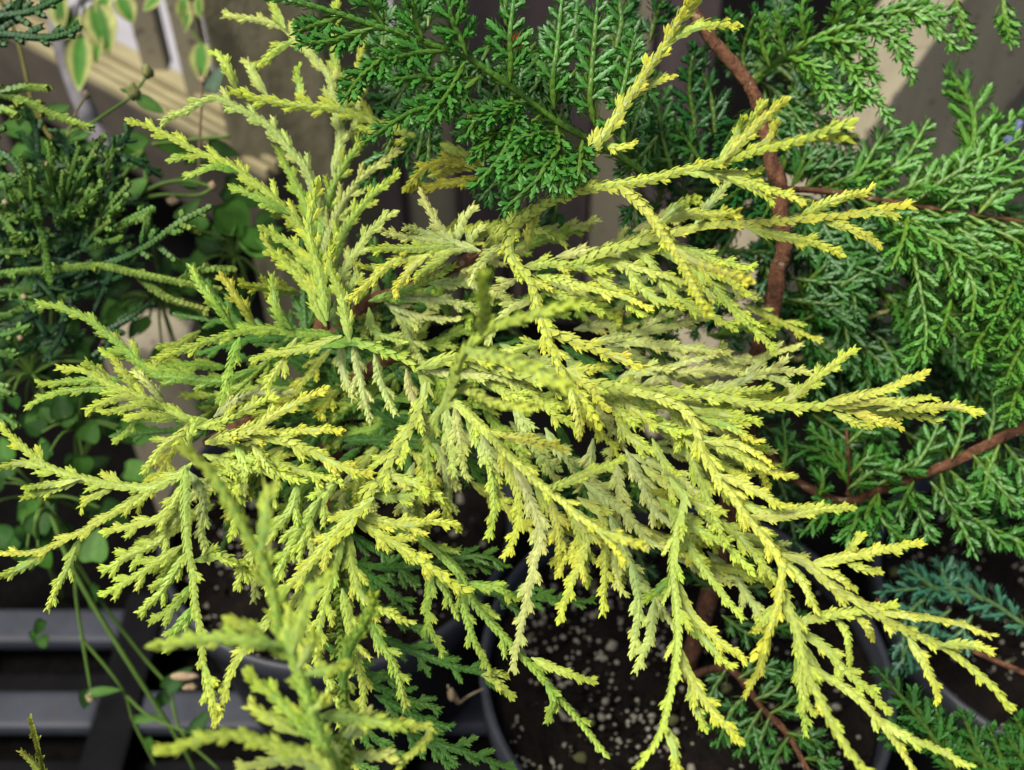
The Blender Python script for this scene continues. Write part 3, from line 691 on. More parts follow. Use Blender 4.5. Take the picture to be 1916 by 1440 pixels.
# upper right golden shoots
G('900,468 941,434 1001,391 1057,364 1107,351 1157,344 1208,337 1280,318 1343,304 1410,284 1476,267 1526,256 1605,260', 8, -56, 'Y', w=25, side=34, sp=50, t0=.25, t1=.9)
G('1500,262 1545,245 1596,227', -48, -58, 'Y', w=26, side=30, t0=.3); G('1343,304 1376,264 1410,217 1433,190', -32, -38, 'L', w=21, side=24)
G('1350,302 1410,240 1473,184', -36, -48, 'Y', w=23, side=34); G('1350,300 1378,255 1390,217', -32, -36, 'L', side=16, w=19); G('1400,288 1436,264 1455,226', -40, -44, 'Y', side=18, w=22)
G('1280,322 1340,326 1393,337 1443,354 1510,378', -28, -38, 'Y', w=22, side=34); G('1360,330 1410,350 1446,374', -32, -34, 'Y', side=16); G('1340,325 1385,325 1422,320', -30, -32, 'Y', side=14)
G('1157,346 1191,374 1224,411 1251,451 1276,490 1303,547 1326,590', -18, -56, 'Y', w=26, side=40, sp=44, t0=.3); G('1265,465 1300,490 1345,505 1404,524', -40, -54, 'Y', w=25, side=26)
G('1230,415 1276,401 1330,402 1382,397', -36, -46, 'Y', w=24, side=24); G('1240,410 1265,388 1303,370', -40, -48, 'L', w=24, side=20)
G('1060,505 1110,478 1200,450 1276,431 1326,421 1393,417 1460,414 1526,406 1593,401 1660,387 1715,384', -2, -24, 'Y', w=24, side=26, sp=54, t0=.2)
G('1493,408 1560,374 1628,357', -18, -22, 'Y', w=22, side=26); G('1593,402 1640,398 1682,402', -20, -23, 'Y', w=20, side=12); G('1536,411 1593,427 1648,458', -18, -20, 'Y', w=21, side=26)
G('1393,423 1460,441 1526,454 1578,478', -14, -18, 'Y', w=22, side=34); G('1300,420 1326,384 1360,345 1395,318', -12, -14, 'C', w=19, side=26)
G('1050,372 1077,344 1104,284 1134,247 1161,207 1188,167 1214,127 1241,90 1271,33 1296,-10', -6, -32, 'Y', w=26, side=44, sp=34)
G('1240,95 1262,70 1310,48 1380,46', -24, -34, 'Y', w=24, side=28); G('1262,50 1290,15 1310,-10', -28, -34, 'Y', w=24, side=20)
G('1170,190 1215,158 1262,142', -16, -20, 'Y', w=21, side=16); G('1130,260 1150,275 1182,272', -12, -16, 'Y', w=20, side=16); G('1105,290 1110,262 1122,248', -12, -14, 'Y', side=10)
G('904,310 887,234 874,187', 0, -4, 'Y', w=22, side=24); G('985,330 980,300 978,280', 4, 0, 'O', w=20, side=12); G('800,330 840,320 900,305', 6, 4, 'O', side=50)
G('905,320 860,300 800,310 756,356', 2, 0, 'O', w=20, side=40); G('900,330 830,345 770,350', 4, 2, 'O', w=19, side=36)
# fan around (830,450)
G('900,470 850,455 827,431 804,394 787,355', 0, -4, 'C', w=20, side=40); G('850,455 790,447 720,437', -2, -8, 'C', w=21, side=34, sp=24); G('830,445 795,435 760,424', -2, -6, 'C', w=19, side=16)
G('850,460 774,464 693,465', -4, -10, 'L', w=21, side=26); G('850,460 865,415 888,384', 2, 0, 'C', side=26); G('870,462 885,440 902,421', 2, 0, 'C', side=24)
G('860,465 790,480 740,487 710,510 650,564', -4, -12, 'Y', w=22, side=46, sp=26); G('800,478 770,500 738,544', -6, -8, 'Y', w=20, side=24); G('840,480 800,500 775,524', -4, -6, 'L', w=19, side=18)
G('730,500 700,500 682,500', -6, -8, 'Y', side=12, w=19)
G('690,563 757,545 807,520 854,495', 4, 4, 'G', w=18, side=30)
for a in ('720,566 780,590 858,598', '740,556 810,560 870,570 900,590', '724,570 750,590 782,612', '800,530 860,530 930,545', '690,575 700,620 760,640', '860,510 900,540 960,560'):
    G(a, 8, 10, 'C', w=17, side=44)
# mass around (1000,480)
G('1001,393 960,430 954,480 987,514 1004,563 1014,607 1031,647 1047,687 1067,720 1091,747 1114,780 1124,808', 2, -22, 'Y', w=24, side=60, sp=36, t0=.08)
G('1067,722 1078,770 1087,811', -18, -22, 'Y', w=22, side=20); G('1022,612 1041,624 1091,644 1151,667 1209,690', -12, -20, 'Y', w=23, side=38); G('1055,690 1095,690 1138,687', -12, -12, 'Y', side=20, w=20)
G('1060,690 1100,720 1134,765', -16, -18, 'Y', w=21, side=26); G('960,480 957,440 957,397', 4, 0, 'L', side=34); G('985,470 992,430 994,397', 2, 0, 'Y', side=26)
G('1004,515 1040,520 1074,530 1124,543 1174,556 1220,581', -6, -14, 'Y', w=22, side=40); G('975,500 1040,492 1090,500 1136,507', -4, -8, 'L', w=21, side=40); G('1010,540 1070,560 1128,585', -6, -8, 'L', w=20, side=34)
G('940,455 900,490 880,530', 4, 2, 'C', side=40); G('970,520 930,540 900,560', 4, 2, 'C', side=40); G('1000,560 950,580 910,640', 2, 0, 'C', side=40); G('1030,640 980,650 930,665', -4, -4, 'L', side=40)
G('960,440 1010,430 1040,440 1060,460', 2, 0, 'L', side=34); G('1040,480 1100,470 1160,475 1205,482', 0, -2, 'C', w=20, side=36)
for a in ('1150,455 1208,480 1241,530 1274,563 1333,590 1380,620', '1160,470 1188,523 1224,557 1280,573', '1200,450 1260,480 1330,530 1376,584 1420,622 1452,665', '1220,445 1300,470 1343,487 1411,503', '1240,450 1310,500 1376,530 1397,553',
          '1090,500 1150,540 1200,590', '1290,520 1350,560 1427,611', '1120,480 1190,500 1260,520 1310,540'):
    G(a, -2, -10, 'L', w=20, side=44)
for a in ('1101,644 1150,632 1191,627 1224,600 1282,578', '1190,627 1240,612 1300,600 1330,590', '1120,640 1191,640 1282,650 1370,662', '1180,636 1280,655 1426,678', '1340,700 1346,665 1352,640',
          '1180,700 1240,690 1300,672 1345,664', '1200,720 1260,700 1330,690 1390,700', '1150,715 1200,690 1260,690'):
    G(a, 4, 2, 'C', w=18, side=34)
for a in ('1240,740 1300,760 1380,770', '1200,735 1260,770 1290,830 1330,860', '1180,730 1220,790 1290,810', '1130,720 1180,760 1230,800', '1080,710 1150,760 1190,800', '1000,700 1060,730 1100,760', '950,690 1020,760 1080,800',
          '1240,780 1290,850 1320,920 1350,1000 1360,1030', '1150,770 1180,820 1230,850', '890,700 960,740 1020,760', '1280,800 1330,860 1400,890', '1330,880 1380,940 1420,990'):
    G(a, -2, -6, 'L', w=21, side=50)

# blurred shoots standing out towards the camera
def GF(sr, d0, d1, tone='L', w=20, side=24, sp=34, **k): G(sr, d0, d1, 'L' if tone == 'O' else tone, w=w * 1.35, side=side * 1.3, sp=sp, **k)
GF('815,780 840,740 857,680 880,647 917,614 974,597 1024,580 1084,566', -44, -84, 'O', w=27, side=22, sp=60, t0=.2, t1=.7)
GF('900,628 906,590 907,563 900,520', -70, -90, 'O', w=25, side=16); GF('870,655 941,670 991,687 1034,710 1063,728', -62, -86, 'O', w=26, side=18); GF('845,735 874,730 924,754 996,764', -44, -66, 'O', w=24, side=24)
GF('640,1465 600,1380 581,1327 561,1260 541,1220 521,1177 511,1110 491,1047 468,1010 434,947 407,901 374,864 336,836', -56, -84, 'L', w=22, side=44, sp=36, t0=.05, t1=.8)
GF('488,1030 496,970 502,906', -76, -80, 'O', w=23, side=10); GF('524,1207 470,1200 401,1194 284,1208', -70, -74, 'L', w=22, side=30); GF('505,1200 465,1175 424,1157', -70, -74, 'L', side=16, w=21)
GF('541,1222 540,1180 541,1134', -70, -70, 'L', w=21, side=14); GF('545,1225 568,1147 590,1100 622,1066', -70, -74, 'L', w=21, side=26); GF('555,1255 575,1220 590,1186', -74, -76, 'L', w=20, side=14)
GF('566,1262 600,1255 645,1246', -72, -76, 'L', w=20, side=18); GF('580,1330 596,1320 610,1312', -66, -68, 'L', w=20, side=8)
GF('640,1470 600,1420 534,1400 434,1374 367,1387 298,1406', -62, -72, 'L', w=22, side=34); GF('600,1390 568,1360 521,1310 461,1260', -58, -64, 'L', w=22, side=36); GF('560,1375 500,1340 464,1318', -58, -60, 'L', w=21, side=24)
GF('600,1440 640,1390 680,1350 720,1340', -46, -44, 'C', w=21, side=40); GF('620,1450 560,1420 500,1425 450,1440', -52, -54, 'C', w=21, side=36); GF('620,1440 660,1420 700,1410 740,1420', -44, -40, 'C', w=20, side=40)
GF('590,1340 640,1340 700,1350 760,1360', -56, -54, 'L', w=20, side=24)
GF('640,1290 650,1220 690,1150 700,1110', -40, -50, 'G', w=20, side=26)

# more of the crown between the traced sprays
r4 = random.Random(21)
for i in range(100):
    x0, y0 = r4.uniform(330, 1420), r4.uniform(430, 1060)
    if x0 < 560 and y0 < 600: continue
    if x0 > 640 and x0 < 1000 and y0 > 900: continue
    a = math.atan2(y0 - 600 + 90, (x0 - 720) * 1.1) + r4.uniform(-.5, .5); l = r4.uniform(90, 190)
    x1, y1 = x0 + l * cos(a), y0 + l * sin(a)
    G('%f,%f %f,%f %f,%f' % (x0, y0, (x0 + x1) / 2 + r4.uniform(-15, 15), (y0 + y1) / 2 - r4.uniform(0, 12), x1, y1), r4.uniform(20, 28), r4.uniform(6, 16), r4.choice('CCCLLGY'), w=19, side=54, sp=26, keep=False)
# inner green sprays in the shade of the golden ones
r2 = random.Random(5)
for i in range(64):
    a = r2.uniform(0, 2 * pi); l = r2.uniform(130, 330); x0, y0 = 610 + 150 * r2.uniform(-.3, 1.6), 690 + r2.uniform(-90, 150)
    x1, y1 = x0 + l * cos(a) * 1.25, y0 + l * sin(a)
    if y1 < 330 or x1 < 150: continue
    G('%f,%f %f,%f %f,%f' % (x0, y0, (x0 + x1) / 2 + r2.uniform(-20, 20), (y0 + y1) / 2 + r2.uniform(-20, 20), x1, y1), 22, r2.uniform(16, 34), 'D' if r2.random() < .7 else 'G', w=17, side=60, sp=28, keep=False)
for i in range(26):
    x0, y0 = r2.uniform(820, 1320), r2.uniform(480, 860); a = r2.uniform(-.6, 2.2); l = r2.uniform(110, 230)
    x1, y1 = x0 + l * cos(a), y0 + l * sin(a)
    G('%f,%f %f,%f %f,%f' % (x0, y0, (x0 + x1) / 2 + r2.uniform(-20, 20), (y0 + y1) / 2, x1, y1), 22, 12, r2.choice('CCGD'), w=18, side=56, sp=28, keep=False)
gold.finish(max_bl=290, max_leaf=290)
# ================================================================== green conifer
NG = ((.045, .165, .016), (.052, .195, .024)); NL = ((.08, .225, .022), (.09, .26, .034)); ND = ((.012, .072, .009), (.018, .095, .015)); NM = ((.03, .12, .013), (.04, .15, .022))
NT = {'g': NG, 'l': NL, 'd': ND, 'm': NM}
def dn(x, y): return .335 + (700 - y) / 1440 * .020
green = Plant('green_conifer', 'rich green feathery conifer with reddish brown stems, behind the golden one', 'conifer', (P2[0], P2[1], ZR - .010), M_GREEN)
def N(sr, d0=0, d1=None, tone='g', w=11, side=70, sp=24, plant=None, **k):
    d1 = d0 if d1 is None else d1
    P = path(sr, d0, d1, dn); m = mpp(depth(P[len(P) // 2])); c0, c1 = NT[tone]; w *= 1.20; side *= 1.06; sp *= .86
    ac0 = np.array(c0) * .5 + np.array((.16, .22, .02)) * .5
    kw = dict(sub=.42, subsp=1.35, sw=.92, subw=.92, ang=44, tipc=np.asarray(c1) * 1.25, side_c=(c0, c1), min_sub=1.6, lift=.2, nj=.16); kw.update(k)
    grow(plant or green, P, w * m, side * m, sp * m, 'nstem', 'needle', ac0, c1, **kw)
green.wood('trunk', [(P2[0], P2[1], ZR - .014), at(1345, 1050, .368), at(1385, 780, .352), at(1420, 654, .336), at(1440, 597, .331), at(1450, 547, .329), at(1458, 497, .327), at(1467, 470, .326), at(1462, 400, .324), at(1460, 350, .323), at(1443, 300, .322), at(1430, 234, .322), at(1410, 174, .322), at(1376, 124, .322), at(1336, 80, .322), at(1292, 10, .322), at(1270, -60, .322)], .0030, .0017, sides=12)
green.wood('limb', [at(1385, 780, .352), at(1480, 890, .350), at(1576, 938, .345), at(1643, 917, .342), at(1710, 894, .340), at(1777, 867, .338), at(1843, 834, .336), at(1930, 790, .334), at(2000, 750, .334)], .0013, .0018)
green.wood('limb', [at(1460, 352, .323), at(1520, 356, .332), at(1576, 361, .335), at(1643, 374, .336), at(1710, 385, .336), at(1793, 398, .335), at(1930, 416, .334)], .0010, .0007)
green.wood('limb', [at(1586, 926, .345), at(1588, 870, .344), at(1583, 800, .344)], .0007, .0005)
green.wood('limb', [(P2[0], P2[1], ZR - .012), at(1360, 1250, .352), at(1426, 1324, .342), at(1476, 1377, .336), at(1520, 1460, .33)], .0013, .0009)
green.wood('limb', [at(1440, 597, .331), at(1490, 672, .345), at(1576, 612, .345), at(1626, 592, .343), at(1693, 580, .342), at(1790, 590, .340)], .0011, .0007, mat=M_MOSS)
# top centre spray, before the golden tips
N('1230,345 1180,305 1107,264 1041,227 1007,200 967,170 924,140 874,107 817,87 757,63 707,50 640,27 560,5 470,-10', -20, -56, 'g', w=14, side=0)
for a in ('874,105 862,70 847,40 837,-6', '954,155 956,110 954,67 962,-6', '1037,205 1034,150 1041,100 1052,-6', '1114,238 1104,190 1107,134 1119,-6', '790,75 780,40 770,-6', '720,52 700,20 690,-6', '1170,280 1160,210 1172,140 1190,60'):
    N(a, -44, -50, 'g', w=13.5, side=62, sp=21, sub=.42, ang=54)
for a in ('854,125 820,150 784,144 720,152', '900,140 840,190 774,207 720,240 680,268', '780,72 740,90 707,117 670,150 640,192', '957,180 962,230 950,267 927,307 880,356', '1041,235 1044,277 1020,310 1007,334 937,398',
          '1046,280 1036,320 1030,362', '1050,280 1056,320 1047,366', '985,190 940,205 897,228', '1041,250 1005,252 967,258', '930,200 895,220 868,262', '700,52 660,65 620,78 560,82', '830,95 780,100 720,112', '640,30 600,45 550,60',
          '1090,262 1085,310 1078,345', '1010,215 985,250 960,290 930,320', '870,115 845,165 800,225 790,240', '945,240 915,260 885,300', '1030,290 990,300 960,330 935,350'):
    N(a, -46, -54, 'g', w=13.5, side=54, sp=21, sub=.42, ang=42)
for i in range(44):      # second layer behind the top spray
    x0, y0 = random.Random(300 + i).uniform(700, 1250), random.Random(400 + i).uniform(40, 300); a = random.Random(500 + i).choice((-1.55, -1.4, 2.4, 2.0)) + random.Random(600 + i).uniform(-.3, .3); l = 110
    N('%f,%f %f,%f %f,%f' % (x0, y0, x0 + l * .5 * cos(a) + 8, y0 + l * .5 * sin(a), x0 + l * cos(a), y0 + l * sin(a)), -26, -22, 'm', w=12, side=54, sp=18)
# between the golden uprights
for a, t in (('1260,330 1240,260 1230,190 1225,120', 'm'), ('1290,320 1300,240 1290,160 1300,80', 'd'), ('1200,340 1200,280 1210,210', 'm'), ('1340,260 1330,180 1310,120 1330,60', 'd'), ('1380,140 1360,80 1370,20', 'm'), ('1180,60 1170,20 1180,-10', 'd'),
             ('1150,60 1160,100 1175,130', 'd'), ('1215,80 1225,40 1240,0', 'd'), ('1400,160 1390,110 1400,60 1420,10', 'd'), ('1410,200 1380,230 1350,280', 'd'), ('1430,260 1380,290 1330,310', 'd'), ('1180,340 1190,400 1196,470 1200,500', 'd'),
             ('1440,310 1400,340 1350,380 1300,400', 'd'), ('1420,330 1440,380 1420,420', 'd'), ('1260,300 1220,300 1180,300', 'm'), ('1330,330 1290,270 1260,230', 'm')):
    N(a, -8, -14, t, w=11, side=60, sp=20)
# top right spray
N('1400,165 1410,147 1460,110 1510,80 1560,57 1610,37 1660,17 1700,4', -4, -14, 'l', w=15, side=40, sp=40)
for a in ('1560,62 1620,48 1700,46', '1600,42 1650,62 1702,88', '1535,72 1575,78 1622,80', '1543,80 1583,117 1610,160 1650,200 1672,231', '1476,106 1510,120 1555,128', '1500,120 1540,150 1577,190', '1660,35 1680,80 1695,120 1712,152', '1675,15 1720,30 1750,50 1798,98',
          '1787,-8 1795,30 1817,84', '1876,-8 1880,30 1894,84', '1693,7 1740,18 1782,27', '1470,108 1458,60 1456,18', '1508,80 1500,40 1503,-6', '1560,55 1570,20 1578,-6', '1440,125 1425,80 1430,30', '1600,40 1615,10 1620,-8',
          '1560,70 1610,90 1640,112', '1590,120 1620,130 1645,150', '1610,160 1600,190 1590,215', '1480,110 1520,140 1545,170 1560,215', '1640,30 1700,20 1770,30'):
    N(a, -10, -16, 'l', w=13, side=34, sp=16, sub=.3)
for a in ('1420,150 1460,180 1500,230 1530,260', '1430,170 1440,230 1480,290', '1450,200 1500,240 1560,290', '1480,180 1540,230 1580,250'):
    N(a, 2, 2, 'm', w=11, side=44, sp=18)
for a in ('1490,250 1492,200 1486,150', '1510,260 1520,220 1515,190', '1460,330 1475,280 1490,240'):
    N(a, 4, 4, 'l', w=11, side=24, sp=20)
# right mass
N('1810,330 1823,250 1817,200 1797,160 1770,130', 0, -8, 'l', w=13, side=80, sp=24, sub=.2); N('1810,330 1843,267 1862,206', 0, -4, 'l', w=13, side=66, sp=22)
N('1640,380 1727,340 1810,300 1870,250 1920,200', 0, -8, 'l', w=13, side=66, sp=22); N('1560,360 1610,320 1650,260 1700,240', 2, -4, 'l', w=13, side=66, sp=22); N('1600,368 1660,320 1700,290 1740,220', 2, -4, 'l', w=13, side=60, sp=22)
N('1700,384 1780,330 1850,290 1930,250', -4, -10, 'l', w=13, side=64, sp=22); N('1760,395 1830,340 1930,290', -6, -12, 'l', w=13, side=64, sp=22); N('1830,400 1880,350 1940,330', -8, -12, 'l', w=13, side=60, sp=22)
for a in ('1480,350 1520,300 1560,270', '1500,356 1560,310 1600,280', '1530,358 1590,330 1630,290', '1560,362 1620,350 1680,330', '1480,350 1500,310 1510,270'):
    N(a, 2, 0, 'm', w=12, side=44, sp=18)
for i in range(9):       # rows of drooping sprays below the brown twig
    x0 = 1610 + i * 40; y0 = 372 + i * 6
    N('%d,%d %d,%d %d,%d %d,%d' % (x0, y0, x0 + 70, y0 + 45, x0 + 115, y0 + 105, x0 + 135 + 6 * (i % 3), y0 + 175), -6, -14 - i, 'l' if i % 2 else 'g', w=12, side=62, sp=26, sub=.22)
for a in ('1700,410 1710,480 1723,547 1733,614 1730,668', '1770,440 1797,490 1823,540 1817,610', '1850,450 1884,490 1890,540 1860,600', '1920,520 1880,570 1850,610', '1930,560 1890,620 1862,660', '1930,620 1900,670 1880,720', '1860,600 1830,640 1820,680', '1780,560 1770,600 1755,640',
          '1740,440 1790,470 1850,500', '1800,430 1850,470 1920,510', '1860,430 1900,450 1940,480', '1700,400 1690,450 1665,510', '1760,600 1730,640 1700,690', '1930,680 1900,740 1890,790'):
    N(a, -10, -20, 'l', w=12, side=56, sp=24, sub=.22)
for a in ('1480,450 1560,470 1640,480', '1480,520 1560,530 1640,520', '1470,560 1560,570 1640,560', '1560,420 1620,440 1690,450', '1490,480 1530,440 1560,410', '1500,600 1560,580 1620,600', '1480,400 1540,410 1600,430', '1540,560 1600,520 1660,500', '1500,540 1540,500 1580,470'):
    N(a, 2, 2, 'm', w=11, side=60, sp=20)
r3 = random.Random(9)
r5 = random.Random(77)
for i in range(46):      # soft overlapping fans of the right-hand side
    x0, y0 = r5.uniform(1480, 1900), r5.uniform(340, 640); a = r5.uniform(.2, 1.5); l = r5.uniform(110, 180)
    N('%f,%f %f,%f %f,%f' % (x0, y0, x0 + l * .5 * cos(a) + 14, y0 + l * .5 * sin(a), x0 + l * cos(a), y0 + l * sin(a)), r5.uniform(2, 10), r5.uniform(-2, 6), 'g' if x0 > 1640 else 'm', w=12, side=60, sp=21)
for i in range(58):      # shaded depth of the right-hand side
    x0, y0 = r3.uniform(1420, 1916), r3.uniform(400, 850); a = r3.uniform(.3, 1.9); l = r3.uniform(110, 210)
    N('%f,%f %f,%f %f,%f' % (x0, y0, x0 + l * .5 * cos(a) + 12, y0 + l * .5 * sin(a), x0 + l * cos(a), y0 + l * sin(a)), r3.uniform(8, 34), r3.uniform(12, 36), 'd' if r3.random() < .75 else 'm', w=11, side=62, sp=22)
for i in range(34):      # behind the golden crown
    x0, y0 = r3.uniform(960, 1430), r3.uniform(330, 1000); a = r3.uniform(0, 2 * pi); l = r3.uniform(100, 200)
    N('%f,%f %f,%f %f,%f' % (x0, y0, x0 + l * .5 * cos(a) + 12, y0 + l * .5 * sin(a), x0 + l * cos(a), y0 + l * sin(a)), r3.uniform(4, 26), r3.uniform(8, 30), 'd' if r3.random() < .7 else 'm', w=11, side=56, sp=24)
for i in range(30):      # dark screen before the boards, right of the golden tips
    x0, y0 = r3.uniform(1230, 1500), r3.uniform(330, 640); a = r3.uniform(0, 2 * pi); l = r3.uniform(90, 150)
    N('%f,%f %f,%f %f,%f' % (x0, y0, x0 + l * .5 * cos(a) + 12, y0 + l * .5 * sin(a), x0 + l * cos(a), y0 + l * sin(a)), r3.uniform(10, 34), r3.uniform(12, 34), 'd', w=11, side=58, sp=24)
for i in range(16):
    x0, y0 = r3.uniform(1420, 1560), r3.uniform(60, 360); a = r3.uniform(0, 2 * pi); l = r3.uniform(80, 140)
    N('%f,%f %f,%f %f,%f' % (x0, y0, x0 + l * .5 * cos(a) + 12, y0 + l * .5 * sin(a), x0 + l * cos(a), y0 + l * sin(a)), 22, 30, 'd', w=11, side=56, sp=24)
# on the lower brown limb
for a in ('1777,880 1810,914 1840,950', '1710,900 1690,940 1670,985', '1643,922 1650,970 1700,1020', '1760,885 1770,930 1793,970 1827,1043', '1843,850 1870,900 1890,960', '1880,830 1916,880 1930,930', '1700,905 1720,960 1743,1012', '1600,940 1600,980 1570,1010',
          '1800,960 1850,990 1885,1025', '1740,900 1780,940 1850,940', '1640,925 1620,970 1630,1010', '1820,850 1850,890 1916,960', '1870,830 1850,880 1840,930', '1590,945 1540,960 1500,1000', '1860,990 1900,1010 1930,1030'):
    N(a, 0, -4, 'g', w=12, side=50, sp=20, sub=.25)
for a in ('1586,905 1560,860 1520,840 1470,830', '1588,890 1620,860 1660,850', '1586,870 1550,830 1510,800', '1584,830 1620,800 1640,780', '1530,935 1540,900 1530,850', '1463,890 1470,840 1465,790', '1586,915 1640,880 1690,870', '1700,890 1740,830 1760,780', '1640,910 1700,870 1750,840', '1780,860 1800,800 1790,740', '1850,828 1860,770 1850,700'):
    N(a, 2, 4, 'g', w=11, side=44, sp=20, sub=.25)
for a in ('1426,1324 1400,1370 1380,1420', '1440,1335 1470,1320 1500,1290', '1400,1300 1370,1330 1340,1400', '1476,1377 1450,1420 1440,1450', '1380,1270 1420,1250 1470,1260', '1470,1370 1510,1380 1550,1400', '1360,1250 1330,1300 1320,1340', '1410,1310 1450,1290 1480,1240', '1500,1420 1530,1420 1560,1440', '1420,1180 1470,1170 1500,1140', '1390,1100 1440,1090 1480,1060',
          '1440,1340 1420,1400 1430,1440', '1350,1150 1390,1180 1430,1200', '1340,1100 1300,1080 1290,1040', '1350,1080 1400,1050 1450,1010'):
    N(a, 8, 8, 'm', w=11, side=46, sp=20)
green.finish(max_bl=290, max_leaf=0)

# ------------------------------------------------------------------ small bluish conifer, lower right
NT['b'] = ((.03, .11, .055), (.04, .15, .08))
small = Plant('young_conifer', 'young bluish dark green conifer, its sprigs low over bare potting soil', 'conifer', (P3[0], P3[1], ZR - .014), M_GREEN)
small.wood('trunk', [(P3[0], P3[1], ZR - .018), at(1990, 1290, .345), at(1960, 1330, .335), at(1900, 1470, .325)], .0018, .0010)
small.wood('limb', [at(1990, 1290, .345), at(1760, 1190, .350), at(1640, 1120, .352)], .0009, .0006)
for a in ('1960,1200 1843,1120 1760,1100 1640,1108', '1800,1130 1770,1090 1760,1050', '1840,1125 1800,1090 1790,1060', '1760,1110 1720,1080 1690,1060', '1740,1110 1700,1150 1690,1200 1687,1254', '1780,1140 1740,1170 1720,1190', '1820,1150 1800,1180 1770,1200', '1700,1200 1690,1230 1700,1260'):
    N(a, 18, 16, 'b', w=11, side=58, sp=20, plant=small)
for a in ('1800,1470 1744,1377 1693,1311 1633,1244', '1760,1420 1720,1330 1700,1285', '1790,1440 1760,1360 1747,1309', '1860,1480 1820,1380 1797,1327', '1900,1480 1870,1410 1850,1360', '1960,1470 1900,1400 1880,1370', '1930,1500 1850,1430 1800,1420', '1950,1420 1920,1380 1900,1340', '1720,1400 1680,1380 1650,1370', '1850,1440 1810,1400 1780,1390'):
    N(a, -2, -6, 'm', w=13, side=54, sp=22, plant=small)
small.finish(max_bl=120)

# ================================================================== cord cypress, left
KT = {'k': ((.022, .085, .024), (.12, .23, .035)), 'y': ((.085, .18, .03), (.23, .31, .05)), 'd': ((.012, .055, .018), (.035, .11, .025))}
def dk(x, y): return .338
cordp = Plant('cord_cypress', 'cypress with cord-like dark green twigs, yellow-green ends and tiny brown buds', 'cypress', (-.262, .30, -.025), M_CORD)
cordp.wood('trunk', [(-.262, .30, -.030), (-.258, .302, .06), at(-60, 640, .375), at(-90, 480, .372), at(-70, 300, .372), at(-60, 100, .372), at(-50, -40, .372)], .005, .0022)
def K(sr, d0=0, d1=None, tone='k', w=10, side=42, sp=26, **k):
    d1 = d0 if d1 is None else d1
    P = path(sr, d0, d1, dk); m = mpp(depth(P[len(P) // 2])); c0, c1 = KT[tone]; w *= 1.25
    kw = dict(sub=.4, subsp=2.2, sw=.95, subw=.95, ang=42, min_sub=4, lift=.5, nj=.4); kw.update(k)
    grow(cordp, P, w * m, side * m, sp * m, 'cord', 'cord', c0, c1, **kw)
K('-70,540 0,513 100,503 187,497 250,510 334,527 418,543', 0, -10, 'y', w=12, side=28, sp=90); K('250,510 284,537 320,560 387,580', -4, -8, 'y', w=12, side=16, sp=50); K('330,527 380,505 438,503', -4, -8, 'y', w=12, side=12)
K('187,497 234,480 284,454 334,417 397,384', -2, -12, 'k', w=12, side=40, sp=34); K('264,458 272,430 278,400', -6, -8, 'k', w=11, side=0); K('334,420 355,425 371,434', -10, -12, 'y', w=12, side=0); K('290,455 320,480 336,492', -6, -6, 'k', w=11, side=0)
K('-60,270 10,290 47,333 63,363 70,398 77,432 83,465 92,520 95,530', 4, -8, 'k', w=12, side=50, sp=34)
for t_ in ('92,267', '40,293', '150,270', '194,253', '215,275', '174,288', '87,307', '197,344', '184,355', '242,344', '230,377', '179,374', '157,392', '130,399', '287,387', '281,399', '229,445', '35,452', '57,404', '10,377', '120,320', '60,330', '210,410'):
    tx, ty = (float(v) for v in t_.split(','))
    bx, by = (60, 420) if tx < 70 else ((110, 430) if tx < 205 else (150, 470))
    K('%f,%f %f,%f %f,%f %f,%f' % (bx + (tx - bx) * .05, by, bx + (tx - bx) * .3, by + (ty - by) * .36, bx + (tx - bx) * .66, by + (ty - by) * .72, tx, ty), 2, -8, 'k', w=10.5, side=46, sp=22)
K('-70,160 0,174 50,190 100,214 174,240', -6, -14, 'y', w=13, side=40, sp=40, sub=0); K('0,172 45,163 90,165', -8, -12, 'y', w=13, side=0); K('-30,190 10,205 34,217', -6, -10, 'y', w=13, side=14)
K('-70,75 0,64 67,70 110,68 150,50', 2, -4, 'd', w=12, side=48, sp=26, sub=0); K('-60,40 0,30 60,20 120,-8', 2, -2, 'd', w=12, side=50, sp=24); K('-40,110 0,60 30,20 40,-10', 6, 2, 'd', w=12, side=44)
for a in ('-60,600 0,627 57,610', '-60,560 20,545 70,582', '-60,640 0,660 30,667', '-60,700 0,728 22,740', '-70,760 0,775 33,797', '-70,560 0,590 45,575', '-70,440 0,420 40,400', '-70,470 0,470 60,470', '-70,360 0,350 30,340', '-70,400 -10,400 30,440', '-60,320 10,330 40,370', '-70,230 -20,245 10,240'):
    K(a, 4, -4, 'k', w=11, side=34, sp=24)
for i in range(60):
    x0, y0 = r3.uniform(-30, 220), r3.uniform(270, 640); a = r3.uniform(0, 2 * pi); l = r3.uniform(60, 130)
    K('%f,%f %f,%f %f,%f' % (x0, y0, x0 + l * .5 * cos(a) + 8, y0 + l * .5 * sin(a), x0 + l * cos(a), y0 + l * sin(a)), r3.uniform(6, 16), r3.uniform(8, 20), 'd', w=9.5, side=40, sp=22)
cordp.finish(max_bl=280)
for (x, y, d) in ((174, 288, .329), (87, 307, .329), (10, 378, .329), (45, 555, .334), (38, 632, .334)):
    V, T = LUMPS[1]; s = mpp(d) * 5.5
    mesh_obj('bud', V * s + at(x, y, d) - cordp.loc, T, M_DRY, cordp.root)

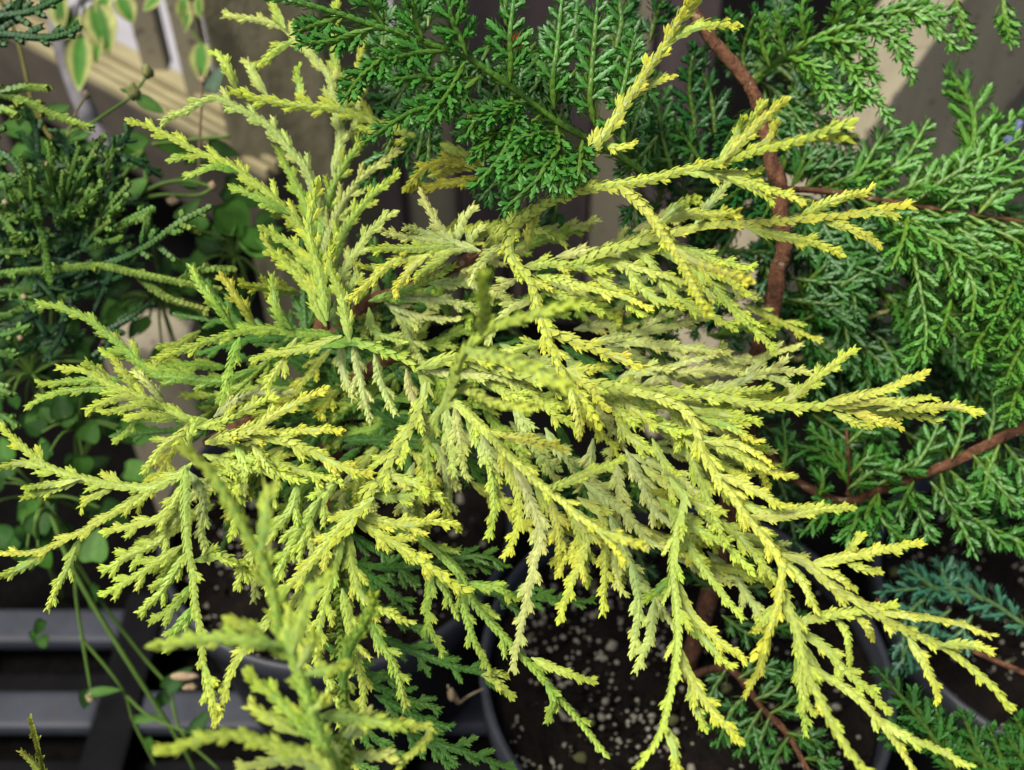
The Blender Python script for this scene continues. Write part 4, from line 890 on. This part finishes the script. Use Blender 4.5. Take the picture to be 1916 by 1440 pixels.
# ================================================================== single shoot, lower left
sd = Plant('conifer_seedling', 'lone pale green conifer shoot standing up from the black tray', 'seedling', (onz(100, 1500, -.003)), M_GOLD)
Ps = [onz(100, 1500, -.003), at(100, 1560, .40), at(92, 1500, .31), at(80, 1440, .285), at(63, 1370, .268), at(50, 1326, .262)]
grow(sd, np.array(Ps), 17 * mpp(.27), 14 * mpp(.27), 40 * mpp(.27), 'scale', 'scale', (.25, .34, .06), (.42, .46, .07), t0=.75, sub=0)
grow(sd, np.array([at(84, 1455, .287), at(60, 1425, .285), at(38, 1404, .283)]), 15 * mpp(.27), 0, 1, 'scale', 'scale', (.25, .34, .06), (.42, .46, .07), sub=0)
sd.finish()

# ================================================================== broad-leaved plants
def leaf_mesh(base, dirv, nrm, ln, wd, shape='ovate', fold=.25, curl=.25, col=(.06, .2, .03), edge=None, nx=9, ny=7, seed=0):
    r_ = np.random.default_rng(seed)
    T = unit(dirv); N_ = unit(nrm - T * (nrm @ T)); X = np.cross(T, N_)
    V, C = [], []
    ph = r_.uniform(0, 6)
    for i in range(nx):
        u = i / (nx - 1)
        if shape == 'heart': hw = wd / 2 * (sin(pi * min(1, .16 + .84 * u) ** .75) ** .8 if u < 1 else 0) * (1.0 if u > .02 else .8)
        else: hw = wd / 2 * max(0.0, sin(pi * u ** .8)) ** .85
        hw = max(hw, wd * .012)
        for j in range(ny):
            v = (j / (ny - 1)) * 2 - 1
            z = abs(v) * hw * fold - curl * ln * u * u * .5 + .02 * ln * sin(5 * u + ph) * v
            V.append(np.asarray(base) + T * (u * ln - (.05 * ln * abs(v) if shape == 'heart' else 0)) + X * (v * hw) + N_ * z)
            c = np.array(col) * (1 + .12 * (abs(v) < .08)) * (1 + .05 * r_.standard_normal())
            if edge is not None and (abs(v) > .62 or u > .9): c = np.array(edge) * (1 + .1 * r_.standard_normal())
            C.append(c)
    T_ = []
    for i in range(nx - 1):
        for j in range(ny - 1):
            a = i * ny + j; T_ += [(a, a + 1, a + ny + 1), (a, a + ny + 1, a + ny)]
    V = np.array(V); n = len(V); th = N_ * max(.00025, ln * .008)      # real thickness
    T2 = [(a + n, c + n, b + n) for a, b, c in T_]
    rim = [i * ny for i in range(nx)] + [(nx - 1) * ny + j for j in range(1, ny)] + [i * ny + ny - 1 for i in range(nx - 2, -1, -1)] + [j for j in range(ny - 2, 0, -1)]
    for p, q in zip(rim, rim[1:] + rim[:1]): T_ += [(p, q + n, q), (p, p + n, q + n)]
    return np.vstack([V, V - th]), np.array(T_ + T2), np.clip(np.array(C + C), .002, .9)
def imgdir(deg, away=0.0):
    return unit(RIGHT * cos(radians(deg)) - UPV * sin(radians(deg)) + FWD * away)   # degrees clockwise from right, as seen
lseed = [100]
class Weed:
    def __init__(s, name, label, cat, loc, group=None):
        s.root = tag(empty(name, loc), label, cat, group); s.loc = np.asarray(loc, float)
    def leaf(s, x, y, d, ln, wd, deg, col=(.05, .18, .03), shape='heart', tilt=.0, away=.2, edge=None, curl=.25):
        lseed[0] += 1; r_ = np.random.default_rng(lseed[0]); m = mpp(d)
        nrm = unit(-FWD * .7 + np.array([0, 0, 1.0]) * .7 + RIGHT * tilt + r_.standard_normal(3) * .25)
        V, T, C = leaf_mesh(at(x, y, d), imgdir(deg, away), nrm, ln * m, wd * m, shape, col=np.array(col) * (1 + .15 * r_.standard_normal()), edge=edge, curl=curl, seed=lseed[0])
        return mesh_obj('leaf', V - s.loc, T, M_LEAF, s.root, C)
    def stem(s, P, w0, w1=None, col=(.12, .22, .04), name='stem', mat=None):
        b = Buf(); P = catmull(np.array(P), 8); w1 = w0 if w1 is None else w1
        tube(b, P, np.linspace(w0, w1, len(P)), np.array([.1, .3, 1.0]), col, sides=7, bump=.03)
        V, T, C = b.arrays(); return mesh_obj(name, V - s.loc, T, mat or M_LEAF, s.root, C)
    def bud(s, x, y, d, r, mat, name='bud', k=1, sc=(1, 1, 1.25)):
        V, T = LUMPS[k]; return mesh_obj(name, V * np.array(sc) * r * mpp(d) + at(x, y, d) - s.loc, T, mat, s.root)
GL = (.050, .15, .016); GD = (.022, .075, .010); GP = (.10, .23, .045)
# weed with seed heads beside the railing
g0 = onz(150, 560, -.026)
wa = Weed('seeding_weed', 'slender weed with round seed capsules before the grooved railing', 'weed', g0, 'weeds between the pots')
wa.stem([g0, at(130, 420, .40), at(118, 272, .368), at(180, 225, .365), at(245, 182, .362)], .0007, .0005)
wa.stem([at(118, 272, .368), at(140, 215, .366), at(160, 180, .365)], .0005, .0004, col=(.25, .22, .1)); wa.bud(162, 177, .365, 7, M_DRY)
wa.bud(250, 172, .362, 13, M_MOSS, 'seed_capsule'); wa.bud(276, 134, .362, 11, M_MOSS, 'seed_capsule'); wa.stem([at(250, 172, .362), at(262, 160, .362), at(272, 145, .362)], .0005)
wa.leaf(250, 178, .362, 62, 26, 28, GP, 'ovate'); wa.leaf(244, 174, .362, 26, 12, 210, GP, 'ovate')
wa.stem([at(118, 272, .368), at(90, 250, .37), at(60, 190, .375), at(42, 110, .38), at(20, 40, .38), at(-10, -20, .38)], .0009, .0006, col=(.14, .13, .03))
for a in ((60, 240, 78, 54, 190, GL), (60, 276, 66, 50, 160, GL), (62, 270, 60, 44, 30, GL), (110, 262, 60, 42, -20, GP), (88, 215, 48, 30, -30, GP), (118, 276, 76, 54, 20, GL), (120, 280, 64, 46, -14, GP), (50, 205, 50, 40, 100, GD), (70, 300, 60, 44, 80, GD)):
    wa.leaf(a[0], a[1], .368, a[2], a[3], a[4], a[5])
# weed in the middle left
g1 = onz(330, 640, -.026)
wb_ = Weed('trailing_weed', 'trailing weed with long pale petioles and folded heart leaves beside the timber post', 'weed', g1, 'weeds between the pots')
wb_.stem([g1, at(290, 470, .41), at(268, 280, .372)], .0009, .0007)
for a in (('268,280', '220,310 180,335'), ('268,282', '230,330 205,362'), ('285,270', '350,262 430,255'), ('240,375', '300,345 350,338 400,350'), ('235,380', '300,365 370,365 400,350')):
    q = [at(*[float(v) for v in a[0].split(',')], .372)] + [at(*[float(v) for v in p.split(',')], .374) for p in a[1].split()]
    wb_.stem(q, .0008, .0006)
wb_.bud(323, 376, .371, 10, M_DRY, 'seed_capsule', sc=(1.2, 1, .8)); wb_.bud(398, 348, .371, 8, M_DRY, 'bud')
for a in ((236, 378, 66, 60, -60, GP, .372), (332, 410, 62, 28, -48, GP, .368), (270, 275, 60, 40, 215, GL, .375), (265, 280, 70, 48, 150, GL, .378), (372, 345, 56, 34, 200, GL, .378), (300, 260, 60, 40, 30, GL, .380), (395, 172, 66, 34, -74, (.12, .2, .12), .372), (420, 380, 80, 66, 60, GL, .385),
          (455, 440, 84, 50, 20, GL, .385), (420, 350, 90, 60, 20, GD, .39), (500, 470, 70, 40, 200, GL, .385), (345, 300, 60, 36, -20, GL, .385), (390, 275, 60, 34, 10, GD, .385)):
    wb_.leaf(a[0], a[1], a[6], *a[2:6])
wb_.stem([at(372, 345, .376), at(374, 250, .374), at(378, 175, .374), at(372, 125, .374)], .0005, .0004, col=(.2, .14, .08)); wb_.bud(380, 150, .374, 7, M_DRY)
# leafy ground weeds between cypress and golden conifer
def ground_weed(x, y, d, n, label, spread, seed, sz=(46, 36), cols=(GL, GD, GP)):
    r_ = random.Random(seed); g = onz(x, y + 60, -.026)
    w = Weed('leafy_weed', label, 'weed', g, 'weeds between the pots')
    c = at(x, y, d); w.stem([g, (g + c) / 2 + np.array([.004, .006, 0]), c], .0010, .0007)
    for i in range(n):
        a = r_.uniform(0, 2 * pi); rr = spread * sqrt(r_.random()); xx, yy = x + rr * cos(a), y + rr * .8 * sin(a); dd = d + r_.uniform(-.015, .03)
        w.stem([c, (c + at(xx, yy, dd)) / 2 + np.array([0, 0, .003]), at(xx, yy, dd)], .0005, .0004)
        l = r_.uniform(.7, 1.3)
        w.leaf(xx, yy, dd, sz[0] * l, sz[1] * l, math.degrees(a) + r_.uniform(-50, 50), r_.choice(cols), 'heart' if r_.random() < .7 else 'ovate')
    return w
ground_weed(110, 560, .40, 30, 'dense dark leafy weed under the cord-like cypress', 150, 1, (44, 32), (GD, GD, GD))
ground_weed(60, 700, .39, 30, 'shaded leafy weed below the brown cypress buds', 110, 2, (42, 34), (GD, GD, GD))
ground_weed(150, 800, .385, 22, 'rounded-leaf weed beside the squared timber stub', 90, 3, (42, 38), (GL, GD, GD))
ground_weed(80, 930, .39, 24, 'low weed with rounded leaves at the edge of the black tray', 120, 4, (48, 40), (GD, GL, GD))
ground_weed(300, 560, .395, 22, 'sparse weed with upright leaves behind the timber stub', 120, 5, (52, 30), (GD, GL))
ground_weed(440, 480, .40, 18, 'leafy weed at the foot of the rough timber post', 90, 6, (60, 40), (GD, GL))
ground_weed(20, 400, .40, 20, 'dark weed deep inside the cord-like cypress', 110, 7, (60, 46), (GD, GD))
# rounded leaves and stems over the tray
g2 = onz(120, 1120, -.024)
wc = Weed('straggling_weed', 'straggling weed with bare green stems lying across the grey tray slats', 'weed', g2, 'weeds between the pots')
z1 = .372
wc.stem([g2, at(70, 1000, .372), at(90, 955, z1), at(125, 1040, z1), at(167, 1120, .376), at(250, 1254, .385), at(334, 1384, .40), at(365, 1440, .41)], .0010, .0008)
wc.stem([at(105, 985, z1), at(144, 1053, .376), at(200, 1140, .382), at(267, 1227, .39), at(317, 1284, .395)], .0008, .0006); wc.stem([at(140, 1060, .376), at(143, 1120, .38), at(154, 1194, .385), at(170, 1290, .39)], .0007, .0005)
wc.stem([at(150, 1190, .385), at(210, 1262, .39), at(235, 1300, .395), at(250, 1350, .40), at(290, 1430, .405)], .0006, .0005); wc.stem([at(235, 1300, .395), at(280, 1340, .395), at(350, 1370, .395)], .0006, .0005)
wc.stem([at(317, 1284, .395), at(340, 1370, .396), at(410, 1440, .40)], .0006, .0005)
for a in ((174, 1050, 66, 62, -88, GP, .373), (60, 1000, 70, 52, -60, GD, .375), (20, 1010, 60, 48, 200, GD, .378), (90, 990, 50, 46, 60, GD, .376), (232, 880, 64, 52, 10, GP, .37), (250, 815, 40, 42, -10, GL, .37), (160, 825, 44, 46, -70, GL, .372), (165, 1298, 66, 20, -8, GP, .388), (165, 1292, 44, 28, 110, GD, .39),
          (308, 1290, 66, 34, -40, GD, .393), (310, 1300, 40, 26, 130, GD, .394), (250, 1345, 60, 18, 0, GP, .395), (360, 1375, 56, 30, -60, GD, .39), (275, 1380, 40, 20, 70, GL, .4), (60, 1180, 26, 14, 80, GL, .40), (90, 1200, 30, 26, 180, GL, .40), (180, 1095, 60, 26, 110, GD, .376), (80, 1160, 40, 22, 120, GD, .39)):
    wc.leaf(a[0], a[1], a[6], *a[2:6])
wc.bud(345, 1265, .392, 16, M_DRY, 'dry_flower', 2, (1.6, .5, .5)); wc.bud(355, 1285, .392, 12, M_DRY, 'dry_flower', 3, (1.2, .6, .5)); wc.bud(170, 1305, .389, 9, M_DRY, 'bud')
g3 = onz(850, 1310, -.003)
wd_ = Weed('dry_weed', 'withered weed stem with one tan seed pod between the two pots', 'weed', g3, 'weeds between the pots')
wd_.stem([g3, at(852, 1300, .41), at(858, 1316, .385), at(846, 1300, .375), at(838, 1282, .372)], .0006, .0004, col=(.3, .2, .1), mat=M_DRY); wd_.bud(846, 1300, .374, 11, M_DRY, 'seed_pod', sc=(.8, .8, 1.6)); wd_.stem([at(858, 1316, .385), at(880, 1300, .38), at(905, 1288, .38)], .0005, .0003, mat=M_DRY)
# variegated shrub before the railing
g4 = onz(205, 330, -.026)
ev = Weed('variegated_shrub', 'shrub with cream-edged green leaves and a grey stem before the railing', 'shrub', g4)
ev.stem([g4, at(214, 320, .50), at(174, 234, .475), at(145, 170, .47), at(118, 90, .47), at(104, 30, .47), at(100, -60, .47)], .0048, .0036, name='trunk', mat=M_GREY)
ev.stem([at(118, 90, .47), at(140, 30, .455), at(160, -40, .45)], .0012, .0009, mat=M_GREY); ev.stem([at(104, 30, .47), at(230, -30, .46), at(350, -40, .46)], .0012, .0009, mat=M_GREY)
VE = (.42, .44, .15); VG = (.06, .20, .02)
for x, y, ln, wd, dg_ in ((112, -10, 60, 40, 88), (175, 5, 82, 52, 72), (152, 62, 90, 42, 92), (145, 20, 50, 36, 118), (222, -10, 50, 34, 62), (185, 60, 50, 22, 96), (345, -6, 40, 24, 96), (372, -8, 36, 26, 88), (378, 78, 62, 36, 92), (300, -8, 36, 22, 140), (352, 8, 44, 18, 95), (200, -12, 40, 30, 110)):
    ev.leaf(x, y, .455, ln * 1.2, wd * 1.25, dg_, VG, 'ovate', edge=VE, away=-.1)
ev.stem([at(150, 62, .456), at(156, 20, .456), at(160, -40, .45)], .0006, .0005); ev.stem([at(352, 10, .457), at(362, 60, .457), at(378, 80, .457)], .0006, .0005); ev.stem([at(352, 10, .457), at(350, -20, .458), at(350, -40, .46)], .0007, .0006)
# far small things
g5 = ony(966, 80, .515)
rb = Weed('berry_twig', 'single red berry on a thin twig before the mauve-brown plank', 'berry', (g5[0], g5[1], -.026))
rb.stem([(g5[0], g5[1], -.026), (g5[0] + .004, g5[1], .10), (g5[0], g5[1], g5[2] - .004)], .0008, .0006, mat=M_DRY)
V, T = LUMPS[0]; V = V / np.linalg.norm(V, axis=1, keepdims=True); mesh_obj('berry', V * .0044 + g5 - rb.loc, T, M_RED, rb.root)
g6 = onz(1665, 300, -.026)
wf = Weed('white_flower_plant', 'small white-flowered leafy plant in the dark gap beside the leaning board', 'flower', g6)
for x, y, r_ in ((1652, 118, 9), (1660, 128, 11), (1695, 112, 9), (1585, 140, 6)):
    p = at(x, y, .62)
    wf.stem([g6, (g6 + p) / 2 + np.array([0, .02, .02]), p], .0008, .0006)
    for k in range(5):
        V, T, C = leaf_mesh(p, unit(UPV * cos(k * 1.257) + RIGHT * sin(k * 1.257)), unit(-FWD), r_ * mpp(.62) * 1.3, r_ * mpp(.62), 'ovate', seed=k); mesh_obj('petal', V - wf.loc, T, M_WHITE, wf.root)
for k in range(26):
    wf.leaf(r3.uniform(1570, 1720), r3.uniform(20, 280), .62 + r3.uniform(-.02, .03), 44, 26, r3.uniform(0, 360), (.03, .09, .02))
pt = at(1894, 252, .44)
pl_ = tag(empty('plant_label', (pt[0], pt[1], -.026)), 'pale blue plastic plant label behind the green sprays', 'label')
ll = np.array([pt[0], pt[1], -.026])
boxmesh('tag', pt + np.array([-.0024, 0, -.006]), (.0048, 0, 0), (0, .0008, 0), (0, 0, .012), M_BLUE, pl_, bevel=.0002, loc=ll)
boxmesh('stake', (pt[0] - .0008, pt[1] + .0002, -.027), (.0016, 0, 0), (0, .0006, 0), (0, 0, pt[2] - .0062 + .027), M_POT, pl_, bevel=.0001, loc=ll)
